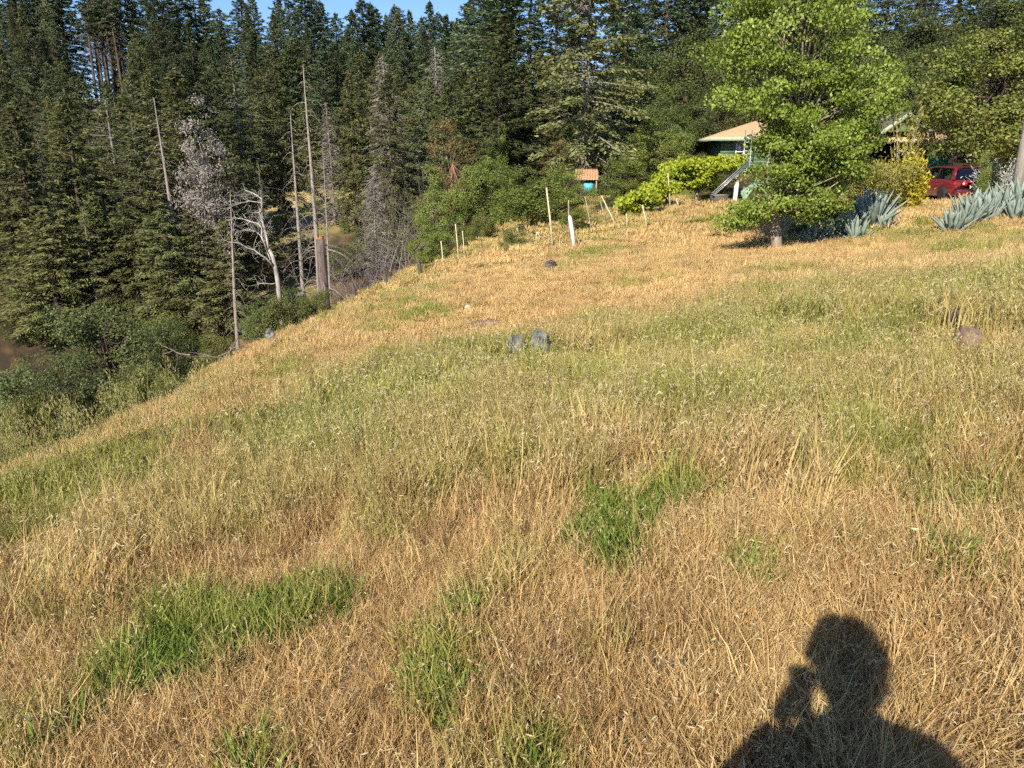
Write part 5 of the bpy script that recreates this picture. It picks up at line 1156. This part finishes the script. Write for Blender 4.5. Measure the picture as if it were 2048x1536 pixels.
# ------------------------------------------------------------------ the red station wagon
def car():
    p = W(1884, 399, 34); zg = gz1(p[0]+.8, p[1]+1.3)
    o = empty('station_wagon', (p[0]+.86, p[1]+1.3, zg+.0), -.04, 'dark red station wagon parked on the gravel behind the agaves', 'car'); o.scale = (1.05, 1.05, 1.05)
    red = bpy.data.materials.new('red_car_paint'); t = nodes(red); b = t.nodes.new('ShaderNodeBsdfPrincipled'); out = t.nodes.new('ShaderNodeOutputMaterial'); t.links.new(b.outputs[0], out.inputs[0])
    nz = t.nodes.new('ShaderNodeTexNoise'); nz.inputs['Scale'].default_value = 3; rp = t.nodes.new('ShaderNodeValToRGB'); rp.color_ramp.elements[0].color = (.17, .012, .016, 1); rp.color_ramp.elements[1].color = (.23, .018, .022, 1); t.links.new(nz.outputs[0], rp.inputs[0]); t.links.new(rp.outputs[0], b.inputs['Base Color'])
    b.inputs['Roughness'].default_value = .32; b.inputs['Coat Weight'].default_value = .7; b.inputs['Coat Roughness'].default_value = .08; b.inputs['Metallic'].default_value = .15
    gl = bpy.data.materials.new('car_glass'); t = nodes(gl); b = t.nodes.new('ShaderNodeBsdfGlossy'); b.inputs['Roughness'].default_value = .03; tr = t.nodes.new('ShaderNodeBsdfTransparent'); tr.inputs[0].default_value = (.42, .45, .46, 1); mx = t.nodes.new('ShaderNodeMixShader'); mx.inputs[0].default_value = .14
    out = t.nodes.new('ShaderNodeOutputMaterial'); t.links.new(tr.outputs[0], mx.inputs[1]); t.links.new(b.outputs[0], mx.inputs[2]); t.links.new(mx.outputs[0], out.inputs[0])
    lens = mat('red_lens', (.45, .02, .02), .15, .2, 8, spec=.6, coat=.5); clearl = mat('clear_lens', (.75, .72, .70), .15, .1, spec=.6); blk = mat('black_plastic', (.02, .02, .02), .6, .2); rub = mat('tyre_rubber', (.025, .025, .025), .85, .3, 12); alloy = mat('alloy_rim', (.62, .62, .62), .35, .15, 5, metal=.6); seat = mat('grey_seat', (.16, .15, .14), .9, .2); hr = mat('pale_headrest', (.62, .62, .60), .8, .1)
    ST = [(-2.24, .62, .80, .44), (-2.18, .74, .86, .36), (-2.05, .81, .90, .28), (-1.7, .845, .925, .22), (-1.2, .855, .93, .2), (0, .86, .93, .19), (1.0, .855, .95, .19), (1.5, .845, .90, .2), (2.0, .80, .80, .22), (2.18, .70, .72, .27), (2.26, .55, .64, .34)]
    V = []
    for y, w_, bt, bo in ST:
        md = (bt+bo)/2+.08; V += [(-w_*.80, y, bo), (-w_*.97, y, bo+.1), (-w_, y, md-.12), (-w_*.995, y, md+.08), (-w_*.96, y, bt-.05), (-w_*.90, y, bt), (w_*.90, y, bt), (w_*.96, y, bt-.05), (w_*.995, y, md+.08), (w_, y, md-.12), (w_*.97, y, bo+.1), (w_*.80, y, bo)]
    n = 12; F = [[i*n+k, i*n+(k+1) % n, (i+1)*n+(k+1) % n, (i+1)*n+k] for i in range(len(ST)-1) for k in range(n)]
    F = [f for f in F]; mb = MB()
    keep = []
    for f in F:                                         # open the cabin floor between the belt lines
        c = np.mean([V[i] for i in f], axis=0)
        if c[2] > .85 and -1.9 < c[1] < .9 and abs(c[0]) < .3: continue
        keep.append(f)
    mb.add(V, np.array(keep)); mb.f.append(np.array([list(range(n)), [(len(ST)-1)*n+k for k in range(n)][::-1]])); mb.m.append(np.zeros(2, np.int32))
    mb.build('body', red, o, True)
    # roof and pillars
    roof = [(-1.78, .60, 1.34), (-1.6, .635, 1.385), (-.8, .66, 1.42), (0, .655, 1.415), (.35, .63, 1.38)]
    mb = MB(); V = []
    for y, w_, z in roof: V += [(-w_, y, z-.05), (-w_*.93, y, z-.005), (-w_*.5, y, z+.02), (w_*.5, y, z+.02), (w_*.93, y, z-.005), (w_, y, z-.05), (w_*.5, y, z-.045), (-w_*.5, y, z-.045)]
    F = [[i*8+k, i*8+(k+1) % 8, (i+1)*8+(k+1) % 8, (i+1)*8+k] for i in range(len(roof)-1) for k in range(8)]; mb.add(V, np.array(F)); mb.f.append(np.array([list(range(8)), [32+k for k in range(8)][::-1]])); mb.m.append(np.zeros(2, np.int32)); ro = mb.build('roof', red, o, True)
    for s_ in (-1, 1):
        def pil(b0, b1, t0, t1, name='pillar', m=red):
            mb = MB(); q = [(s_*.80, b0, .91), (s_*.80, b1, .91), (s_*.635, t1, 1.36), (s_*.635, t0, 1.36)]; q = q if s_ > 0 else q[::-1]; mb.prism(q, (-s_*.05, 0, 0)); return mb.build(name, m, o)
        pil(-2.06, -1.62, -1.78, -1.50, 'pillar'); pil(-.62, -.50, -.60, -.48, 'pillar', blk); pil(.45, .52, .22, .28, 'pillar', blk); pil(1.02, 1.12, .33, .40)
        for y0, y1, t0, t1 in ((-1.62, -.62, -1.50, -.60), (-.50, .45, -.48, .22), (.52, 1.02, .28, .33)):
            mb = MB(); q = [(s_*.797, y0, .915), (s_*.797, y1, .915), (s_*.64, t1, 1.355), (s_*.64, t0, 1.355)]; mb.add(q, [[0, 1, 2, 3]]); mb.build('side_window', gl, o)
        mb = MB(); mb.tube([(s_*.56, -1.5, 1.44), (s_*.57, -.8, 1.465), (s_*.56, .1, 1.45)], .018, 5); mb.build('roof_rail', blk, ro)
        for y0 in (-.35, .65):
            mb = MB(); mb.box((s_*.872, y0-.32, .80), (.03, .2, .045), bev=.008); mb.build('door_handle', red, o)
        mb = MB(); mb.box((s_*.872, .0, .50), (.025, 3.0, .05), bev=.008); mb.build('side_moulding', red, o)
        mb = MB(); mb.box((s_*.93, .95, .98), (.18, .12, .13), bev=.03); mb.build('mirror', red, o)
        # lamps wrap round the corner
        mb = MB(); mb.prism([(s_*.36, -2.252, .66), (s_*.66, -2.235, .67), (s_*.79, -2.10, .68), (s_*.80, -2.10, .84), (s_*.68, -2.215, .845), (s_*.36, -2.252, .82)][::(1 if s_ > 0 else -1)], (0, .10, 0)); tl = mb.build('tail_light', lens, o)
        mb = MB(); mb.lathe([(.045, 0), (.05, .012), (.02, .02)], (s_*.50, -2.262, .76), 1, 12); l2 = mb.build('reverse_lamp', clearl, tl)
        mb = MB(); mb.box((s_*.62, 2.18, .62), (.3, .12, .13), rotz(-s_*.3), bev=.02); mb.build('headlight', clearl, o)
        for yy in (-1.32, 1.33):
            w_ = empty('wheel', (0, 0, 0)); w_.parent = o; w_.location = (s_*.79, yy, .31)
            mb = MB(); mb.lathe([(.19, -.1), (.29, -.1), (.31, -.06), (.31, .06), (.29, .1), (.19, .1)], (0, 0, 0), 0, 24); mb.build('tyre', rub, w_, True)
            mb = MB(); mb.lathe([(.195, -.07), (.20, .085*1), (.175, .088), (.165, .05), (.05, .06), (.04, .09), (.0, .09)] if s_ > 0 else [(.195, .07), (.20, -.085), (.175, -.088), (.165, -.05), (.05, -.06), (.04, -.09), (.0, -.09)], (0, 0, 0), 0, 24)
            for k in range(6): a = k*math.pi/3; mb.box((s_*.075, math.cos(a)*.11, math.sin(a)*.11), (.03, .035, .15), rotx(a-math.pi/2))
            mb.build('rim', alloy, w_, True)
            mb = MB(); a = np.linspace(0, math.pi, 13); pts = [(s_*.835, yy+.375*math.cos(q), .31+.375*math.sin(q)) for q in a]
            mb.prism([(s_*.80, c[1], c[2]) for c in pts][::(1 if s_ > 0 else -1)], (s_*.062, 0, 0)); mb.build('wheel_arch', blk, o)
    mb = MB(); mb.add([(-.74, -2.07, .92), (.74, -2.07, .92), (.56, -1.79, 1.345), (-.56, -1.79, 1.345)], [[0, 1, 2, 3]]); mb.build('rear_window', gl, o)
    mb = MB(); mb.add([(-.76, 1.10, .95), (.76, 1.10, .95), (.60, .37, 1.37), (-.60, .37, 1.37)], [[3, 2, 1, 0]]); mb.build('windscreen', gl, o)
    mb = MB(); mb.box((0, -2.24, .47), (1.60, .16, .24), bev=.05); mb.build('rear_bumper', red, o)
    mb = MB(); mb.box((0, -2.262, .61), (.5, .02, .11), bev=.01); mb.build('number_plate', M_WHITEP, o)
    mb = MB(); mb.box((0, -2.256, .70), (.62, .02, .03)); mb.build('tailgate_trim', lens, o)
    mb = MB(); mb.lathe([(.035, 0), (.03, .01), (.0, .012)], (0, -2.255, .80), 1, 12); mb.build('emblem', alloy, o)
    mb = MB(); mb.tube([(.1, -1.98, 1.0), (.42, -2.0, 1.06)], .012, 4); mb.build('wiper', blk, o)
    mb = MB(); mb.box((0, -.2, .45), (1.5, 3.2, .35)); mb.build('floor', blk, o)
    mb = MB(); mb.box((0, -1.02, .78), (1.36, .16, .50), rotx(.15), bev=.04); mb.build('rear_seat', seat, o)
    for s_ in (-1, 1):
        mb = MB(); mb.box((s_*.36, -1.05, 1.09), (.30, .12, .17), None, bev=.04); mb.build('headrest', hr, o)
        mb = MB(); mb.box((s_*.36, .05, .85), (.5, .16, .62), rotx(.18), bev=.04); mb.build('front_seat', seat, o)
        mb = MB(); mb.box((s_*.36, -.05, 1.24), (.26, .1, .16), None, bev=.03); mb.build('headrest', seat, o)
car()

# ------------------------------------------------------------------ rocks and small things in the grass
def rock(name, u, v, y, size, label, m, seed, cat='rock', lift=.3, group=None):
    p = W(u, v, y) if y else hit(u, v); x, y = p[0], p[1]; bm = bmesh.new(); bmesh.ops.create_icosphere(bm, subdivisions=4, radius=1)
    r_ = np.random.default_rng(seed); cuts = [(unit(r_.normal(0, 1, 3)), r_.uniform(.55, .9)) for _ in range(9)]; ph = r_.uniform(0, 6, 9)
    for vv in bm.verts:
        c = np.array(vv.co)
        for n_, d in cuts:
            q = c @ n_
            if q > d: c = c-n_*(q-d)*.85
        nn = .06*math.sin(7*c[0]+ph[0])*math.sin(6*c[1]+ph[1])+.05*math.sin(11*c[2]+ph[2]+5*c[0])+.035*math.sin(23*c[0]+ph[3])*math.sin(19*c[1]+ph[4]+13*c[2]); c = c*(1+nn); vv.co = Vector(c*np.array(size))
    me = bpy.data.meshes.new(name); bm.to_mesh(me); bm.free(); me.polygons.foreach_set('use_smooth', np.ones(len(me.polygons), bool)); me.materials.append(m)
    o = bpy.data.objects.new(name, me); COL.objects.link(o); o.location = (x, y, gz1(x, y)+size[2]*lift); o.rotation_euler = (0, 0, r_.uniform(0, 6)); tag(o, label, cat, group); return o
M_ROCKG = mat('lichen_rock', (.05, .05, .048), .9, .3, 9, 1, 14, col2=(.30, .31, .27)); M_ROCKR = mat('red_rock', (.10, .06, .05), .9, .3, 9, 1, 16, col2=(.26, .17, .145)); M_ROCKW = mat('white_rock', (.48, .46, .41), .8, .15, 5, .5, 10); M_STUMP = mat('charred_wood', (.035, .03, .028), .95, .4, 6, 1, 14, col2=(.13, .11, .10))
rock('rock', 1031, 728, None, (.12, .12, .20), 'grey lichened rock, left one of the two standing side by side in the grass', M_ROCKG, 1, lift=.85)
rock('rock', 1081, 722, None, (.135, .13, .22), 'grey lichened rock, right one of the two standing side by side in the grass', M_ROCKG, 2, lift=.85)
rock('rock', 1938, 700, None, (.13, .11, .12), 'reddish rock in the tall grass near the right edge', M_ROCKR, 3, lift=.65)
rock('stump', 1912, 672, None, (.10, .10, .15), 'dark charred stump just behind the reddish rock', M_STUMP, 4, 'stump', lift=.7)
rock('stump', 1968, 668, None, (.06, .06, .15), 'narrow dark stump right of the charred one', M_STUMP, 14, 'stump', lift=.7)
rock('rock', 1888, 692, None, (.06, .06, .07), 'small yellowish stone left of the reddish rock', mat('yellow_stone', (.52, .40, .20), .85, .2, 5), 5, lift=.6)
rock('rock', 936, 620, None, (.075, .07, .07), 'small white rock on the orange slope', M_ROCKW, 6, lift=.7)
rock('log_stub', 1100, 540, None, (.30, .16, .16), 'dark charred log stub on the orange slope below the white post', M_STUMP, 7, 'log', lift=.6)
rock('rock', 1240, 626, None, (.14, .1, .07), 'small dark stone on the right of the orange slope', M_STUMP, 8, lift=.6)
rock('rock', 960, 656, None, (.42, .22, .05), 'flat grey rock slab barely showing in the orange slope', M_ROCKR, 9, lift=.55)
rock('rock', 985, 650, None, (.2, .14, .06), 'small flat grey stone beside the rock slab', M_ROCKR, 10, lift=.5)
rock('rock', 542, 672, 20, (.16, .16, .24), 'grey stone on the slope edge below the rounded shrub', M_ROCKG, 11, lift=.75)
rock('boulder', 520, 606, 33, (.75, .6, .55), 'dark boulder in the ravine beside the leaning dead trunk', M_STUMP, 12, lift=.6)
# fallen grey branches at the slope edge
def deadfall(u, v, y, seed, label, n=8):
    p = W(u, v, y); z = gz1(p[0], y); o = empty('fallen_branches', (p[0], y, z), 0, label, 'branches'); r_ = np.random.default_rng(seed)
    for k in range(n):
        mb = MB(); a = r_.uniform(0, 6.28); L = r_.uniform(.8, 2.2); s_ = np.array([r_.normal(0, .5), r_.normal(0, .5), .05+.02*k]); d = np.array([math.cos(a), math.sin(a), r_.normal(.0, .1)]); grow_bare(mb, r_, s_-d*L/2, d, L*.7, .02, 1, 0, .5, -.1, .3, 3); mb.build('branch', M_DEAD, o)
deadfall(492, 690, 19, 1, 'heap of grey fallen branches at the slope edge left of the stone')
deadfall(800, 545, 38, 2, 'pale fallen branches beyond the lower fence', 6)
deadfall(545, 585, 36, 3, 'bleached fallen branches at the foot of the white forked tree', 7)

# ------------------------------------------------------------------ the photographer, behind the camera: only the shadow is in the picture
def photographer():
    def lift(u, v, z):
        g = hit(u, v); k = (z-g[2])/SUN[2]; return g+SUN*k
    gp = gz1(-.05, -.35); head = lift(1688, 1322, 1.68); hx, hy, hz = head
    o = empty('person', (hx, hy-.05, gz1(hx, hy-.05)), 0, 'standing person in dark clothes holding up a phone, casting the shadow at lower right', 'person'); b0 = np.array([hx, hy-.05, gz1(hx, hy-.05)])
    skin = mat('skin', (.52, .32, .22), .6, .1, 8); cloth = mat('dark_jacket', (.03, .035, .05), .9, .3, 8, .4, 40); hairm = mat('brown_hair', (.06, .035, .02), .8, .5, 40, 1, 60); jean = mat('blue_jeans', (.05, .07, .13), .9, .3, 10)
    ph = np.array([0, -.018, CAM_H])-b0; H = hz-b0[2]
    J = {'pelvis': (0, -.04, H*.56), 'waist': (0, -.03, H*.64), 'chest': (0, -.02, H*.76), 'neck0': (0, -.01, H*.855), 'neck': (0, .01, H*.91),
         'shl': (-.20, -.02, H*.835), 'shr': (.20, -.02, H*.835), 'ell': (-.33, .10, H*.665), 'wrl': tuple(ph+np.array([-.07, -.05, -.11])), 'elr': (.30, -.02, H*.66), 'wrr': (.27, .10, H*.52),
         'hil': (-.10, -.04, H*.53), 'hir': (.10, -.04, H*.53), 'knl': (-.11, -.01, H*.29), 'knr': (.11, -.01, H*.29), 'anl': (-.11, -.05, .07), 'anr': (.11, -.05, .07), 'tol': (-.12, .12, .03), 'tor': (.12, .12, .03)}
    RD = {'pelvis': (.17, .13), 'waist': (.165, .125), 'chest': (.19, .135), 'neck0': (.09, .085), 'neck': (.06, .06), 'shl': (.085, .085), 'shr': (.085, .085), 'ell': (.058, .058), 'wrl': (.036, .036), 'elr': (.058, .058), 'wrr': (.036, .036), 'hil': (.11, .11), 'hir': (.11, .11), 'knl': (.075, .075), 'knr': (.075, .075), 'anl': (.05, .05), 'anr': (.05, .05), 'tol': (.045, .04), 'tor': (.045, .04)}
    E = [('pelvis', 'waist'), ('waist', 'chest'), ('chest', 'neck0'), ('neck0', 'neck'), ('neck0', 'shl'), ('neck0', 'shr'), ('shl', 'ell'), ('ell', 'wrl'), ('shr', 'elr'), ('elr', 'wrr'), ('pelvis', 'hil'), ('pelvis', 'hir'), ('hil', 'knl'), ('hir', 'knr'), ('knl', 'anl'), ('knr', 'anr'), ('anl', 'tol'), ('anr', 'tor')]
    def skinned(name, J, RD, E, root, m, parent, lev=2):
        me = bpy.data.meshes.new(name); ks = list(J); me.from_pydata([J[k] for k in ks], [(ks.index(a), ks.index(b)) for a, b in E], []); ob = bpy.data.objects.new(name, me); COL.objects.link(ob); ob.parent = parent
        md = ob.modifiers.new('skin', 'SKIN'); md.use_smooth_shade = True
        for k, sv in zip(ks, me.skin_vertices[0].data): sv.radius = RD[k]; sv.use_root = (k == root)
        ob.modifiers.new('sub', 'SUBSURF').levels = lev; ob.modifiers['sub'].render_levels = lev; me.materials.append(m); return ob
    skinned('body', J, RD, E, 'pelvis', cloth, o)
    # head with face, ears and bushy hair
    hc = np.array([0, .05, H]); bm = bmesh.new(); bmesh.ops.create_uvsphere(bm, u_segments=32, v_segments=24, radius=1)
    for v in bm.verts:
        x, y, z = v.co; sx = .075*(1-.18*max(0, -z)); px = x*sx; py = y*.095*(1-.12*max(0, -z)); pz = z*.118
        if y > .6: py += .022*math.exp(-((x/.18)**2+((z+.1)/.22)**2)); py -= .012*math.exp(-(((abs(x)-.38)/.16)**2+((z-.08)/.12)**2)); py += .006*math.exp(-((x/.3)**2+((z+.5)/.1)**2))
        if abs(x) > .9 and abs(y) < .35 and abs(z) < .3: px *= 1.2
        v.co = (px, py, pz)
    me = bpy.data.meshes.new('head'); bm.to_mesh(me); bm.free(); me.polygons.foreach_set('use_smooth', np.ones(len(me.polygons), bool)); me.materials.append(skin); hd = child('head', me, o, tuple(hc))
    r_ = np.random.default_rng(8); mb = MB(); n = 2600; q = unit(r_.normal(0, 1, (n, 3))); q = q[(q[:, 2] > -.25) | (q[:, 1] < -.1)]; q = q[~((q[:, 1] > .45) & (q[:, 2] < .45))]; n = len(q)
    mb.leaves(q*np.array([.092, .112, .125])*r_.uniform(.92, 1.12, (n, 1)), r_.normal(0, .6, (n, 3))+q*.4+[0, -.2, -.2], q+r_.normal(0, .3, (n, 3)), .06, .035); mb.build('hair', hairm, hd)
    for s_ in (-1, 1):
        mb = MB(); mb.lathe([(.0, -.010), (.011, -.004), (.011, .004), (0, .010)], (s_*.029, .079, .010), 1, 10); mb.build('eye', mat('eye_white', (.7, .68, .65), .2, .1), hd)
    mb = MB(); mb.tube([(-.024, .084, -.058), (0, .089, -.060), (.024, .084, -.058)], [.003, .006, .003], 6); mb.build('mouth', mat('lips', (.42, .18, .15), .5, .1), hd)
    # hands: palm and five fingers each
    def hand(root, dirv, up, hold, s_):
        d = unit(np.array(dirv, float)); u_ = unit(np.array(up, float)); sd = np.cross(d, u_); Jn = {'w': root, 'p': root+d*.05}; Rr = {'w': (.026, .02), 'p': (.034, .018)}; En = [('w', 'p')]
        for k, (off, L) in enumerate(((-.030, .062), (-.010, .074), (.010, .070), (.030, .055))):
            b = root+d*.085+sd*off; m1 = b+d*L*.45+u_*hold*.012; m2 = m1+d*L*.3+u_*hold*.03; e = m2+d*L*.1+u_*hold*.026
            for nm, pt, rr in (('b', b, .010), ('m', m1, .009), ('n', m2, .0085), ('e', e, .0075)): Jn[nm+str(k)] = pt; Rr[nm+str(k)] = (rr, rr)
            En += [('p', 'b%d' % k), ('b%d' % k, 'm%d' % k), ('m%d' % k, 'n%d' % k), ('n%d' % k, 'e%d' % k)]
        t0 = root+d*.025+sd*s_*.034; t1 = t0+d*.03+sd*s_*.022+u_*hold*.012; t2 = t1+d*.026+u_*hold*.018
        for nm, pt in (('t0', t0), ('t1', t1), ('t2', t2)): Jn[nm] = pt; Rr[nm] = (.010, .010)
        En += [('p', 't0'), ('t0', 't1'), ('t1', 't2')]; skinned('hand', {k: tuple(v) for k, v in Jn.items()}, Rr, En, 'w', skin, o, 1)
    wl = np.array(J['wrl']); hand(wl, (.25, .1, 1), (.9, -.2, 0), 1.0, -1); wr = np.array(J['wrr']); hand(wr, (0, .35, -1), (-1, 0, 0), .6, 1)
    pm = mat('black_phone', (.015, .015, .017), .25, .1); fo = empty('phone', (0, -.018, CAM_H-.045), 0, 'black phone held up in the photographer\'s hand', 'phone'); fo.rotation_euler = (-PITCH, 0, 0)
    mb = MB(); mb.box((0, -.006, 0), (.072, .009, .148), bev=.003); mb.build('case', pm, fo); mb = MB(); mb.box((0, -.0112, 0), (.066, .001, .140)); mb.build('screen', mat('phone_screen', (.02, .02, .025), .1, .1), fo); mb = MB(); mb.lathe([(.009, 0), (.009, .003), (.007, .0035)], (-.018, -.0013, .052), 1, 14); mb.build('lens_ring', pm, fo)
photographer()
